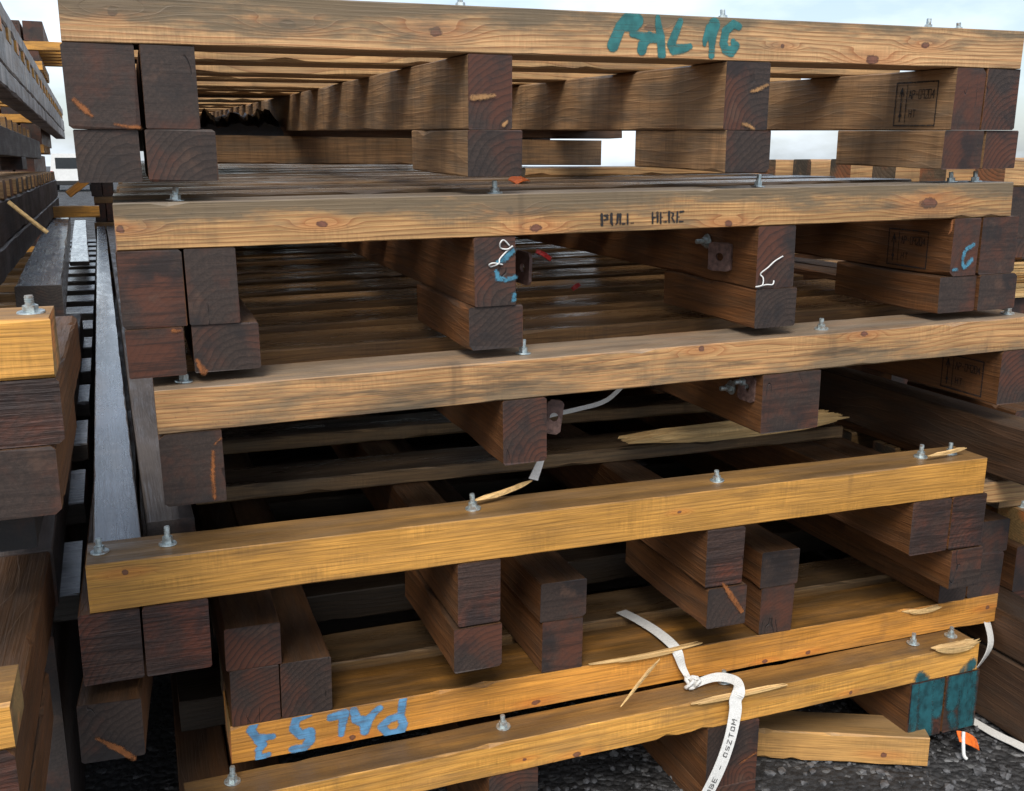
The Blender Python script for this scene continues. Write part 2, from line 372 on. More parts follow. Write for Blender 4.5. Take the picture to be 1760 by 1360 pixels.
M['p2'] = wood('aged_pine_stencilled', **{**AGED, 'light': (0.54, 0.31, 0.125), 'top': (0.18, 0.155, 0.125)}, grey_amt=0.92, grey_grad=0.42, pith=(0.02, 0.09), fr=140, tilt=0.06, knots=K(1.92, .077, [(.69, .047, .012), (.742, .012, .009), (1.167, .008, .010), (1.68, .035, .013), (.008, .035, .010), (.338, .033, .007)]), dirt=0.65, rings=0.9)
M['p3'] = wood('aged_pine_grey', **{**AGED, 'light': (0.45, 0.255, 0.105), 'top': (0.19, 0.16, 0.125)}, grey_amt=0.8, grey_grad=-0.22, pith=(0.02, -0.085), fr=140, tilt=0.05, knots=K(1.965, .077, [(1.057, .068, .010), (1.467, .070, .007)]), dirt=0.9, rings=0.8)
M['p4'] = wood('honey_pine', **HONEY, grey_amt=0.22, pith=(0.06, -0.15), fr=120, tilt=0.02, knots=K(1.947, .087, [(.06, .066, .008), (1.128, .049, .004)]), dirt=0.5, rings=0.45, h=.087)
M['p5'] = wood('orange_pine_blue_letters', **{**HONEY, 'light': (0.60, 0.26, 0.042), 'top': (0.062, 0.036, 0.014)}, grey_amt=0.3, pith=(0.1, -0.12), fr=60, tilt=0.04, knots=K(1.92, .078, [(.235, .010, .010), (.633, .012, .007), (1.336, .010, .007), (1.214, .008, .005), (1.89, .043, .009)]), dirt=0.5, rings=0.45, top_amt=0.92)  # top colour: weathering, darkened further for shade between the pallets
M['p6'] = wood('honey_pine_stained', **{**HONEY, 'top': (0.085, 0.055, 0.03)}, grey_amt=0.5, pith=(0.08, -0.10), fr=70, tilt=0.05, knots=K(1.865, .072, [(1.483, .012, .007), (.778, .008, .007), (.66, .023, .005)]), dirt=0.6, rings=0.5)  # top: weathered, with the shade under the next pallet painted in
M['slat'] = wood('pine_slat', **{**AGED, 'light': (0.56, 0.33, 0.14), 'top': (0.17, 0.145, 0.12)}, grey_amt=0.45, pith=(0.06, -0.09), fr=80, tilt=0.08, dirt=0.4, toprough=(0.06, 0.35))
M['slatd'] = wood('dark_pine_slat', **{**AGED, 'light': (0.24, 0.135, 0.05), 'dark': (0.16, 0.072, 0.024), 'top': (0.075, 0.05, 0.028)}, grey_amt=0.4, pith=(0.06, -0.09), fr=80, tilt=0.08, dirt=0.4, toprough=(0.15, 0.5))  # darker copy of the pine slat, painting in shade inside the stacks
M['slatw'] = wood('warm_pine_slat', **{**AGED, 'light': (0.22, 0.110, 0.036), 'dark': (0.14, 0.058, 0.018), 'grey': (0.07, 0.042, 0.022), 'top': (0.28, 0.16, 0.07)}, grey_amt=0.4, pith=(0.06, -0.09), fr=90, tilt=0.05, dirt=0.6, toprough=(0.12, 0.42), top_amt=0.95)  # faces coloured darker than tops to paint the shade of the gaps
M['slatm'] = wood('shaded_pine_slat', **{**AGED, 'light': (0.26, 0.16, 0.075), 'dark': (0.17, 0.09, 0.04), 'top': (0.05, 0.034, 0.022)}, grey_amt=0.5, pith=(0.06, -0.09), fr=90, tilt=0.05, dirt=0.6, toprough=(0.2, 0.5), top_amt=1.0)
M['slatg'] = wood('wet_grey_pine_slat', **{**AGED, 'light': (0.15, 0.085, 0.036), 'dark': (0.10, 0.045, 0.018), 'grey': (0.08, 0.055, 0.034), 'top': (0.22, 0.17, 0.125)}, grey_amt=0.4, pith=(0.06, -0.09), fr=90, tilt=0.05, dirt=0.6, toprough=(0.05, 0.32), top_amt=0.95)  # wet grey top; dark faces paint the shade between slats
M['slatk'] = wood('blackened_pine_slat', **{**AGED, 'light': (0.034, 0.022, 0.012), 'dark': (0.022, 0.014, 0.008), 'grey': (0.028, 0.02, 0.014), 'top': (0.034, 0.023, 0.015)}, grey_amt=0.4, pith=(0.06, -0.09), fr=80, tilt=0.08, dirt=0.4, toprough=(0.3, 0.6), top_amt=1.0)  # near-black colour paints the deep shade inside the lower pallets
M['run'] = wood('stained_timber', **RUN, grey_amt=0.5, pith=(0.05, 0.08), fr=70, rings=0.5, dirt=0.35, bump=0.6, top_amt=0.7)
M['rund'] = wood('dark_stained_timber', **{**RUN, 'light': (0.085, 0.042, 0.02), 'dark': (0.055, 0.026, 0.013), 'grey': (0.05, 0.036, 0.026)}, grey_amt=0.5, pith=(0.05, 0.08), fr=70, rings=0.5, dirt=0.35, bump=0.6, top_amt=0.7)
M['runs'] = wood('stained_timber_sawn_end', **{**RUN, 'end': (0.052, 0.029, 0.022)}, grey_amt=0.5, pith=(0.05, 0.08), fr=70, rings=0.5, dirt=0.35, bump=0.9, top_amt=0.7, saw=0.75)
M['runl'] = wood('light_timber', **{**RUN, 'light': (0.36, 0.205, 0.095), 'dark': (0.22, 0.105, 0.045), 'grey': (0.18, 0.125, 0.078)}, grey_amt=0.8, streak=0.32, pith=(0.05, 0.08), fr=70, rings=0.6, dirt=0.35, bump=0.5, top_amt=0.7)
M['wet'] = wood('wet_grey_timber', light=(0.20, 0.18, 0.17), dark=(0.13, 0.11, 0.10), grey=(0.25, 0.24, 0.24), top=(0.045, 0.068, 0.115), end=(0.05, 0.04, 0.035), grey_amt=0.7, rings=0.4, dirt=0.6, toprough=(0.08, 0.34), top_amt=0.85, streak=0.7, bump=0.8)  # bluish top colour paints in the sky's reflection on the wet wood
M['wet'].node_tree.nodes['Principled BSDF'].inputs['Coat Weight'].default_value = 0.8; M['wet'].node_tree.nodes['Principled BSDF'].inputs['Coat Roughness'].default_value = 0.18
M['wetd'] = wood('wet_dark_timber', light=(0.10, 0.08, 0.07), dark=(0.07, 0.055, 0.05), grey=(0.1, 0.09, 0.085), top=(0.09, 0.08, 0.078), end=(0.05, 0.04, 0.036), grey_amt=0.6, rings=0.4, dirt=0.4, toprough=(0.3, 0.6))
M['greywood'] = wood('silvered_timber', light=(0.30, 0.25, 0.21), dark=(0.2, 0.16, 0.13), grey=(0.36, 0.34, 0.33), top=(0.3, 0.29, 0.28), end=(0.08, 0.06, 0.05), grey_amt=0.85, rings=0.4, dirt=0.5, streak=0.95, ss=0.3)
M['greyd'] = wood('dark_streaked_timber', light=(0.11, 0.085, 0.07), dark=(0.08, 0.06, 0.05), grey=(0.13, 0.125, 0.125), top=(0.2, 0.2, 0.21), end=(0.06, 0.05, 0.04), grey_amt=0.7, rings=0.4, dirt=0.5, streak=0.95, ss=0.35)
M['rung'] = wood('wet_topped_slat', light=(0.05, 0.042, 0.036), dark=(0.035, 0.03, 0.026), grey=(0.06, 0.055, 0.05), top=(0.27, 0.30, 0.35), end=(0.03, 0.025, 0.02), grey_amt=0.5, rings=0.3, dirt=0.3, toprough=(0.10, 0.30), top_amt=1.0)  # wet slat: sky reflection painted on top, gap shade on the sides
def bolt_mat():
    t = NT('zinc_bolt'); tc, oi, V = t.coords(); n = t.noise(V, 130, 4, 0.7); n2 = t.noise(V, 60, 3)
    c = t.mix(t.rng(n, 0.3, 0.7), (0.34, 0.40, 0.41), (0.60, 0.66, 0.66)); f = t.rng(n2, 0.50, 0.66)
    c = t.mix(t.math('MULTIPLY', f, 0.8), c, (0.17, 0.11, 0.07)); t.l(c, t.b.inputs['Base Color'])
    t.l(t.rng(f, 0, 1, 0.8, 0.15, False), t.b.inputs['Metallic']); t.l(t.rng(n, 0.3, 0.7, 0.3, 0.6), t.b.inputs['Roughness']); return t.m
M['bolt'] = bolt_mat()
def paint(name, col, rough=0.6, soft=0.0015, cover=0.9, scale=(5, 200, 200), var=0.25):
    t = NT(name); tc, oi, V = t.coords()
    at = t.n('ShaderNodeAttribute', attribute_name='edge'); n = t.noise(V, 300, 3, 0.65)
    g = t.noise(t.map(V, scale), 1.0, 4, 0.65)
    e = t.math('ADD', at.outputs['Fac'], t.math('MULTIPLY', t.math('SUBTRACT', n, 0.5), soft * 2.2))
    al = t.math('MULTIPLY', t.rng(e, -soft, soft * 1.2), t.rng(g, 0.30, 0.52, cover * 0.5, cover))
    c = t.mix(t.rng(t.noise(V, 45, 4), 0.3, 0.7), tuple(x * (1 - var) for x in col), tuple(x * (1 + var) for x in col))
    t.l(c, t.b.inputs['Base Color']); t.l(al, t.b.inputs['Alpha']); t.b.inputs['Roughness'].default_value = rough
    return t.m
M['green'] = paint('green_paint', (0.028, 0.16, 0.16), 0.55, 0.0014, 0.95)
M['blue'] = paint('blue_paint', (0.10, 0.27, 0.46), 0.65, 0.0020, 0.95)
M['teal'] = paint('teal_spray_paint', (0.012, 0.082, 0.098), 0.6, 0.006, 0.88, (30, 120, 5), 0.4)
M['cyan'] = paint('cyan_crayon', (0.06, 0.22, 0.32), 0.75, 0.0022, 0.8, (160, 160, 160), 0.35)
M['ink'] = paint('black_stencil_ink', (0.014, 0.013, 0.015), 0.8, 0.0009, 1.0, (90, 90, 90), 0.3)
M['rust'] = plain('rusty_steel', (0.13, 0.078, 0.066), 0.65, 0.4, 90, metal=0.3, bump=0.4)
M['fresh'] = wood('fresh_split_pine', light=(0.64, 0.42, 0.18), dark=(0.48, 0.27, 0.09), grey=(0.5, 0.33, 0.14), top=(0.6, 0.39, 0.17), end=(0.6, 0.4, 0.2), grey_amt=0.3, dirt=0.12, rings=0.5, bump=0.8)
M['white'] = plain('white_strap', (0.62, 0.61, 0.58), 0.6, 0.12, 350, bump=0.3)
M['cord'] = plain('white_cord', (0.66, 0.66, 0.64), 0.6, 0.1, 300)
M['orange'] = plain('orange_plastic', (0.80, 0.16, 0.025), 0.4, 0.15, 80)
M['red'] = plain('red_plastic', (0.42, 0.03, 0.03), 0.4, 0.2, 80)
M['stick'] = plain('dry_stick', (0.42, 0.29, 0.13), 0.7, 0.3, 120)
M['tarp'] = plain('black_sheet', (0.012, 0.016, 0.024), 0.5, 0.4, 40, bump=0.6)
M['vanw'] = plain('white_van_paint', (0.75, 0.75, 0.73), 0.35, 0.05, 10)
M['glass'] = plain('dark_glass', (0.02, 0.025, 0.03), 0.1, 0.1, 10)
M['tyre'] = plain('tyre_rubber', (0.02, 0.02, 0.02), 0.8, 0.3, 40)
BOLT = bolt_mesh()

# ------------------------------------------------------------------ ground
GZ = 0.06
def ground_mat():
    t = NT('dark_gravel'); tc, oi, V = t.coords(); P = tc.outputs['Object']
    vo = t.n('ShaderNodeTexVoronoi'); t.l(P, vo.inputs['Vector']); vo.inputs['Scale'].default_value = 55
    n = t.noise(P, 30, 5, 0.7); n2 = t.noise(P, 2.5, 3)
    c = t.mix(t.rng(n, 0.3, 0.75), (0.012, 0.012, 0.013), (0.07, 0.068, 0.068))
    sv = t.n('ShaderNodeSeparateColor'); t.l(vo.outputs['Color'], sv.inputs[0])
    c = t.mix(t.rng(sv.outputs[0], 0.86, 0.95, 0, 0.8), c, (0.22, 0.22, 0.22)); c = t.mix(t.rng(n2, 0.45, 0.6, 0, 0.5), c, (0.015, 0.014, 0.014))
    t.l(c, t.b.inputs['Base Color']); t.l(t.rng(n2, 0.4, 0.6, 0.6, 0.95), t.b.inputs['Roughness'])
    bp = t.n('ShaderNodeBump'); bp.inputs['Strength'].default_value = 1; bp.inputs['Distance'].default_value = 0.02
    t.l(t.math('SUBTRACT', n, vo.outputs['Distance']), bp.inputs['Height']); t.l(bp.outputs[0], t.b.inputs['Normal'])
    return t.m
M['gravel'] = ground_mat()
bm = bmesh.new()
def ringv(r): return [bm.verts.new((r * math.cos(2 * math.pi * k / 32), r * math.sin(2 * math.pi * k / 32), GZ)) for k in range(32)]
prev = ringv(3.0); bm.faces.new(prev)
for r in (8, 25, 80, 300, 900):
    cur = ringv(r)
    for k in range(32): bm.faces.new((prev[k], prev[(k + 1) % 32], cur[(k + 1) % 32], cur[k]))
    prev = cur
g = link('ground', tomesh('ground', bm), M['gravel']); tag(g, 'dark wet gravel yard around the stacked pallets', 'ground', kind='structure')
# loose stones over the part of the yard one can see
rn = random.Random(5); bm = bmesh.new()
def stone(c, r):
    m0 = len(bm.verts); res = bmesh.ops.create_icosphere(bm, subdivisions=1, radius=r)
    sx, sy, sz = rn.uniform(.7, 1.3), rn.uniform(.7, 1.3), rn.uniform(.45, .8); an = rn.uniform(0, 6.28)
    for v in res['verts']:
        k = rn.uniform(.72, 1.12); x, y, z = v.co.x * sx * k, v.co.y * sy * k, v.co.z * sz * k
        v.co = Vector((c[0] + x * math.cos(an) - y * math.sin(an), c[1] + x * math.sin(an) + y * math.cos(an), c[2] + z))
for i in range(2600):
    x, y = rn.uniform(0.6, 2.6), rn.uniform(1.15, 2.6)
    r = 0.003 + 0.011 * rn.random() ** 2.2
    stone((x, y, GZ + r * 0.2), r)
for (x, y, r) in ((1.76, 1.43, .045), (1.90, 1.40, .035), (1.62, 1.50, .014), (1.70, 1.52, .012), (1.45, 1.55, .016), (1.86, 1.56, .014)): stone((x, y, GZ + r * 0.1), r)
so_ = link('loose_stones', tomesh('loose_stones', bm), plain('grey_stone', (0.085, 0.085, 0.088), 0.55, 0.75, 24, bump=0.6)); tag(so_, 'small dark and grey stones strewn over the gravel', 'stones', kind='stuff')

# ------------------------------------------------------------------ pallets
def bolts(root, xs, y, z, parent=None, zs=1.0):
    for x in xs:
        b = link('bolt', BOLT, None, parent or root); b.location = (x, y, z); b.rotation_euler = (random.uniform(-.09, .09), random.uniform(-.09, .09), x * 9); b.scale = (.95, .95, zs * random.uniform(.8, 1.12))
BOLT.materials.append(M['bolt'])

def pallet(name, label, O, base, rot, W, h, front_mat, slat_mat, runners, front_d=0.145, slat_x=None, n=25, pitch=0.375, length=9.8,
           slat_y=0.385, flip=False, group='pallets of the main stack', cat='pallet', skip=(), bolt_x=(), bolt_y=0.055, slat_d=0.145, ys=None, deep=None, bolt_s=1.0, slat_h=None, seg=None, shared=True):
    """root at the pallet's base; parts are given in front-left-slat-bottom coordinates (x right, y deep, z up)"""
    root = empty(name, O, rot); tag(root, label, cat, group); B = -base
    fs = board('slat', root, front_mat, (0, W), (0, front_d), (B, B + h), seg=seg or 64, bow=0.0, ch=0.0018, nick=0.12)
    sx = slat_x or (0, W); proto = []
    for i, y in enumerate(ys or [slat_y + q * pitch + random.uniform(-.012, .012) for q in range(n)]):
        jx = random.uniform(-.012, .012)
        if i == 0 and deep: board('slat', root, slat_mat, (sx[0] + jx, sx[1] + jx), (y, y + slat_d), (B, B + h - 0.001), seg=60, bow=0.003, ch=0.004)
        elif len(proto) < 4:
            s = board('slat', root, deep or slat_mat, (sx[0] + jx, sx[1] + jx), (y, y + slat_d), (B, B + (slat_h or h - 0.001)), seg=40, bow=0.004, ch=0.004); proto.append(s)
        else:
            s = again(proto[i % len(proto)], root, ((sx[0] + sx[1]) / 2 + jx, y + slat_d / 2, B + (slat_h or h - 0.001) / 2), (0, 0, math.pi * (i % 2)))
    out = []
    for r in runners:                      # dict: x, z, y, mat, name
        o = board(r.get('name', 'runner'), root, M[r.get('m', 'run')], r['x'], r.get('y', (0.0, length)), (B + r['z'][0], B + r['z'][1]), axis='Y', ch=r.get('ch', 0.0026), seg=r.get('seg', 90), bow=0.002)
        if r.get('rot'): o.rotation_euler = (r['rot'][0], r['rot'][1], math.pi / 2 + r['rot'][2])
        out.append(o)
    bolts(root, bolt_x, bolt_y, B + h, None, bolt_s)
    return root, fs, out

def local(root_x0, *xs): return [x - root_x0 for x in xs]
def on_face(parent, name, strokes, box, W, h, d, mat, front=True, **k):
    """paint on the front face of the slat (parent = slat object whose centre is the origin)"""
    me = field_mesh(name, strokes, box, **k); o = link(name, me, mat, parent)
    o.location = (-W / 2, -d / 2 - 0.0013, -h / 2); return o
PAL16= [[(0.9718, 0.0708, 0.008), (0.9596, 0.053, 0.011), (0.9453, 0.0211, 0.012)], [(0.9768, 0.0678, 0.011), (0.9947, 0.0656, 0.0131), (0.9897, 0.0576, 0.011), (0.9646, 0.0529, 0.008)], [(0.9716, 0.0568, 0.01), (0.9877, 0.0607, 0.012)], [(0.9845, 0.0427, 0.006), (1.0194, 0.0363, 0.009), (1.0454, 0.0361, 0.009)], [(1.0215, 0.0393, 0.009), (1.0073, 0.0235, 0.01), (1.0062, 0.0145, 0.01)], [(1.0378, 0.0731, 0.005), (1.0397, 0.0601, 0.007), (1.0455, 0.0391, 0.009), (1.0473, 0.024, 0.009), (1.0491, 0.007, 0.009)], [(1.0868, 0.0686, 0.006), (1.0786, 0.0507, 0.008), (1.0683, 0.0258, 0.009), (1.0752, 0.0167, 0.01), (1.0923, 0.0186, 0.009), (1.1093, 0.0234, 0.006)], [(1.1607, 0.0648, 0.013), (1.1576, 0.0489, 0.011), (1.1583, 0.0269, 0.007), (1.1582, 0.0089, 0.007)], [(1.1507, 0.058, 0.009), (1.1425, 0.037, 0.006), (1.1414, 0.028, 0.004)], [(1.2167, 0.0633, 0.007), (1.2038, 0.0674, 0.008), (1.1876, 0.0546, 0.009), (1.1834, 0.0326, 0.009), (1.1893, 0.0195, 0.009), (1.2022, 0.0164, 0.01), (1.2114, 0.0273, 0.009), (1.2044, 0.0364, 0.0051)]]
PAL53= [[(0.0459, 0.0796, 0.0073), (0.0371, 0.0665, 0.0083), (0.0483, 0.0477, 0.0084), (0.0784, 0.0451, 0.0062)], [(0.0514, 0.0417, 0.0094), (0.0586, 0.0318, 0.0083), (0.0497, 0.0207, 0.0073)], [(0.0508, 0.0177, 0.0062), (0.049, 0.0037, 0.0062), (0.0689, 0.008, 0.0052)], [(0.152, 0.0761, 0.0031), (0.124, 0.0737, 0.0083), (0.1193, 0.0537, 0.0094), (0.1325, 0.0369, 0.0094), (0.1495, 0.0391, 0.0114), (0.1497, 0.0221, 0.0104), (0.1379, 0.0079, 0.0083), (0.1159, 0.0096, 0.0083)], [(0.1921, 0.0637, 0.0083), (0.2191, 0.0671, 0.0104), (0.2144, 0.044, 0.0083), (0.2117, 0.023, 0.0062)], [(0.238, 0.0703, 0.0084), (0.2433, 0.0494, 0.0105), (0.2625, 0.0387, 0.0125), (0.2597, 0.0206, 0.0095)], [(0.2625, 0.0387, 0.0114), (0.2792, 0.0569, 0.0074), (0.2901, 0.0651, 0.0073)], [(0.339, 0.0767, 0.0083), (0.3345, 0.0407, 0.0083), (0.3105, 0.0363, 0.0084), (0.2937, 0.0231, 0.0083), (0.307, 0.0043, 0.0083), (0.332, 0.0016, 0.0104), (0.3398, 0.0197, 0.0094), (0.3345, 0.0357, 0.0083)]]
PULL= [[(0.8795, 0.0344, 0.003), (0.8802, 0.0144, 0.003)], [(0.8855, 0.0323, 0.002), (0.8914, 0.0313, 0.003), (0.8924, 0.0253, 0.002), (0.8863, 0.0233, 0.002)], [(0.9005, 0.0342, 0.003), (0.9003, 0.0192, 0.003), (0.9032, 0.0141, 0.002)], [(0.9102, 0.014, 0.001), (0.9133, 0.017, 0.002), (0.9145, 0.033, 0.003)], [(0.9195, 0.0329, 0.003), (0.9202, 0.0149, 0.002)], [(0.9252, 0.0149, 0.002), (0.9312, 0.0148, 0.001)], [(0.9355, 0.0327, 0.002), (0.9362, 0.0147, 0.002)], [(0.9433, 0.0156, 0.001), (0.9493, 0.0156, 0.001)], [(0.9905, 0.0341, 0.002), (0.9912, 0.0141, 0.002)], [(0.9934, 0.025, 0.002), (0.9984, 0.025, 0.001)], [(1.0015, 0.0339, 0.003), (1.0023, 0.0159, 0.002)], [(1.0085, 0.0339, 0.002), (1.0092, 0.0138, 0.002)], [(1.0145, 0.0338, 0.001), (1.0215, 0.0337, 0.001)], [(1.0114, 0.0248, 0.001), (1.0134, 0.0248, 0.001)], [(1.0153, 0.0158, 0.001), (1.0213, 0.0157, 0.002)], [(1.0275, 0.0346, 0.003), (1.0283, 0.0146, 0.0019)], [(1.0325, 0.0336, 0.001), (1.0375, 0.0315, 0.002), (1.0364, 0.0265, 0.002), (1.0334, 0.0246, 0.001)], [(1.0344, 0.0235, 0.002), (1.0402, 0.0145, 0.002)], [(1.0465, 0.0344, 0.002), (1.0462, 0.0144, 0.002)], [(1.0525, 0.0343, 0.002), (1.0605, 0.0352, 0.002)], [(1.0494, 0.0244, 0.001), (1.0514, 0.0243, 0.001)], [(1.0523, 0.0153, 0.002), (1.0603, 0.0152, 0.001)]]
MARK_ML= [[(0.6937, -0.0284, 0.005), (0.6775, -0.0422, 0.006), (0.6645, -0.048, 0.004)], [(0.6613, -0.066, 0.0039), (0.6641, -0.078, 0.005), (0.6801, -0.0822, 0.004), (0.6991, -0.0784, 0.004)], [(0.6967, -0.1114, 0.004), (0.6966, -0.1214, 0.004)]]
CORD_ML= [[(0.6858, -0.0183, 0.002), (0.673, -0.0071, 0.001), (0.6649, -0.012, 0.001), (0.6678, -0.022, 0.001), (0.6808, -0.0242, 0.001), (0.6898, -0.0183, 0.002), (0.6777, -0.0302, 0.002), (0.6645, -0.042, 0.001), (0.6614, -0.05, 0.002), (0.6484, -0.0558, 0.001), (0.6434, -0.0518, 0.001), (0.6515, -0.0488, 0.001), (0.6714, -0.0531, 0.001)]]
CORD_MR= [[(1.2993, -0.0647, 0.001), (1.2782, -0.0734, 0.002), (1.2591, -0.0862, 0.001), (1.2459, -0.099, 0.001), (1.2508, -0.1081, 0.001), (1.2476, -0.122, 0.002), (1.2356, -0.1259, 0.002)], [(1.2436, -0.126, 0.002), (1.2586, -0.1222, 0.001), (1.2726, -0.1223, 0.001), (1.2797, -0.1154, 0.002)]]
MARK_R= [[(1.8174, -0.0609, 0.005), (1.7993, -0.0697, 0.005)], [(1.7932, -0.0766, 0.005), (1.79, -0.0936, 0.004), (1.7918, -0.1066, 0.004), (1.7978, -0.1117, 0.004), (1.8069, -0.1058, 0.005), (1.816, -0.0949, 0.005)], [(1.7647, -0.1163, 0.003), (1.7767, -0.1154, 0.003)]]


# --- pallet 1 (top)
x0 = -.083
def rx(a, b): return (a - x0, b - x0)
RU = []
for a, b in ((-.086, .021), (.029, .113), (.578, .662), (1.111, 1.214), (1.688, 1.769), (1.773, 1.868)):
    RU.append(dict(x=rx(a, b), z=(-.131, -.001)))
for a, b in ((-.081, .016), (.026, .136), (.575, .681), (1.117, 1.221), (1.674, 1.784), (1.794, 1.888)):
    for y in (0.0, 2.75, 5.4, 8.0):
        RU.append(dict(name='block', x=rx(a, b), z=(-.215, -.132), y=(y + random.uniform(-.006, .004), y + random.uniform(.36, .39)), seg=8, m='runl' if a > .5 else 'run'))
for i in (2, 3, 4): RU[i]['m'] = 'runl'
p1, s1, r1 = pallet('timber_pallet', 'topmost pallet of the main stack, PAL 16 painted in green on its front slat', (x0, 1.764, 1.686 - .215), -.215, (R(1.7), -R(.6), 0), 1.948, .079,
                    M['p1'], M['slat'], RU, bolt_x=(.666, 1.215, 1.73, 1.815), bolt_s=.72, ys=[.386, .785, 1.13, 1.52, 1.87, 2.12, 2.27, 2.42, 2.57] + [3.0 + .33 * q for q in range(20)])
on_face(s1, 'painted_lettering', PAL16, (0, 1.948, .0005, .0785), 1.948, .079, .145, M['green'], seed=3, wob=.0005, soft=.0014)
# --- pallet 2
x0 = -.03; RU = []
for a, b in ((-.033, .07), (.074, .158), (.588, .671), (1.21, 1.303), (1.728, 1.805), (1.812, 1.919)):
    RU.append(dict(x=rx(a, b), z=(-.131, -.001)))
for a, b in ((-.031, .062), (.076, .188), (.577, .686), (1.21, 1.312), (1.704, 1.811), (1.815, 1.927)):
    for y in (0.0, 2.75, 5.4, 8.0):
        RU.append(dict(name='block', x=rx(a, b), z=(-.215, -.132), y=(y + random.uniform(-.006, .004), y + random.uniform(.36, .39)), seg=8))
p2, s2, r2 = pallet('timber_pallet', 'second pallet from the top, PULL HERE stencilled in black on its front slat', (x0, 1.765, 1.361 - .215), -.215, (R(.6), -R(.69), 0), 1.92, .077,
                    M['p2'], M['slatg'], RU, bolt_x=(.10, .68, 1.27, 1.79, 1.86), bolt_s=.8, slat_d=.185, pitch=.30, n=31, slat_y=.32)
for PW in (PULL[:8], PULL[8:]): on_face(s2, 'stencilled_lettering', PW, (0, 1.92, .0005, .0765), 1.92, .077, .145, M['ink'], cell=.0007, wob=.0005, seed=8, soft=.0006)
# --- pallet 3
x0 = .01; RU = []
for a, b in ((.009, .113), (.636, .727), (1.226, 1.373), (1.888, 1.975)):
    RU.append(dict(x=rx(a, b), z=(-.131, -.001), y=(0.0, 9.8)))
for a, b in ((.009, .113), (.636, .727), (1.24, 1.35), (1.888, 1.975)):
    for y in (1.1, 2.9, 5.4, 8.0): RU.append(dict(name='block', x=rx(a, b), z=(-.20, -.132), y=(y, y + .38), seg=8))
p3, s3, r3 = pallet('timber_pallet', 'third pallet from the top, weathered grey-brown slat without lettering, single runner ends', (x0, 1.74, 1.05 - .20), -.20, (R(.3), -R(.68), 0), 1.975, .077,
                    M['p3'], M['slatw'], RU, bolt_x=(.05, .69, 1.4, 1.94), slat_d=.205, pitch=.30, n=31, slat_y=.30)
# --- pallet 4
x0 = -.127; RU = []
for a, b in ((-.147, -.05), (-.046, .063), (.521, .608), (1.072, 1.164), (1.615, 1.726), (1.731, 1.833)):
    RU.append(dict(x=rx(a, b), z=(-.131, -.001), m='runs'))
for a, b in ((.513, .612), (1.08, 1.178), (1.747, 1.84)):
    for y in (0.0, 2.75, 5.4, 8.0): RU.append(dict(name='block', x=rx(a, b), z=(-.228 if a < 1.5 else -.235, -.136), y=(y, y + .38), seg=8, m='run'))
RU.append(dict(name='block', x=rx(-.150, -.046), z=(-.275, -.165), y=(-.005, .36), seg=8, rot=(0, R(0), R(-4))))
p4, s4, r4 = pallet('timber_pallet', 'fourth pallet from the top, clean honey yellow front slat with six bolts', (x0, 1.69, .763 - .27), -.27, (R(0), R(.55), 0), 1.947, .087,
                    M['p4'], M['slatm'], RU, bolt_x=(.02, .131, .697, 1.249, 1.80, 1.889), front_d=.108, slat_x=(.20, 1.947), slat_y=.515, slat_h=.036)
# --- pallet 5 (upside down)
x0 = .091; RU = []
for a, b, t in ((.095, .186, 1), (.189, .287, 0), (.735, .829, 1), (1.281, 1.372, 1), (1.812, 1.9, 1), (1.905, 2.013, 1)):
    RU.append(dict(x=rx(a, b), z=(.079, .195)))
    if t:
        for y in (0.0, 2.75, 5.4, 8.0): RU.append(dict(name='block', x=rx(a - .006, b + .006), z=(.196, .283), y=(y, y + .38), seg=8))
p5, s5, r5 = pallet('timber_pallet', 'upside-down pallet, fifth from the top, PAL 53 inverted in blue paint on its slat', (x0, 1.782, .370), 0, (R(0), R(.85), 0), 1.92, .078,
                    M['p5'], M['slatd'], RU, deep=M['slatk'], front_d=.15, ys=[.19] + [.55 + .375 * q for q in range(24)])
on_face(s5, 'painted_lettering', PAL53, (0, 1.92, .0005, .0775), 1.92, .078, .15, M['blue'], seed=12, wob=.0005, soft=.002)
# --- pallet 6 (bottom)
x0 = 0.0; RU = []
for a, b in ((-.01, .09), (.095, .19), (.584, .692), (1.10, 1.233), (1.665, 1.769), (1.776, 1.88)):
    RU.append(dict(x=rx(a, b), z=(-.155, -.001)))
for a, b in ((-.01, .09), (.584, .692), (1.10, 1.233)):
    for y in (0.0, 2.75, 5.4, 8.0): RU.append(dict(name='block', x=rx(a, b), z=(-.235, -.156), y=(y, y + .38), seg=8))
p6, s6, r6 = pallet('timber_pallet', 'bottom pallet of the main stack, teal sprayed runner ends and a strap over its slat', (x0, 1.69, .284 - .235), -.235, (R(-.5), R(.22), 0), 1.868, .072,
                    M['p6'], M['slatk'], RU, bolt_x=(.086, .635, 1.171, 1.711, 1.83), front_d=.085)

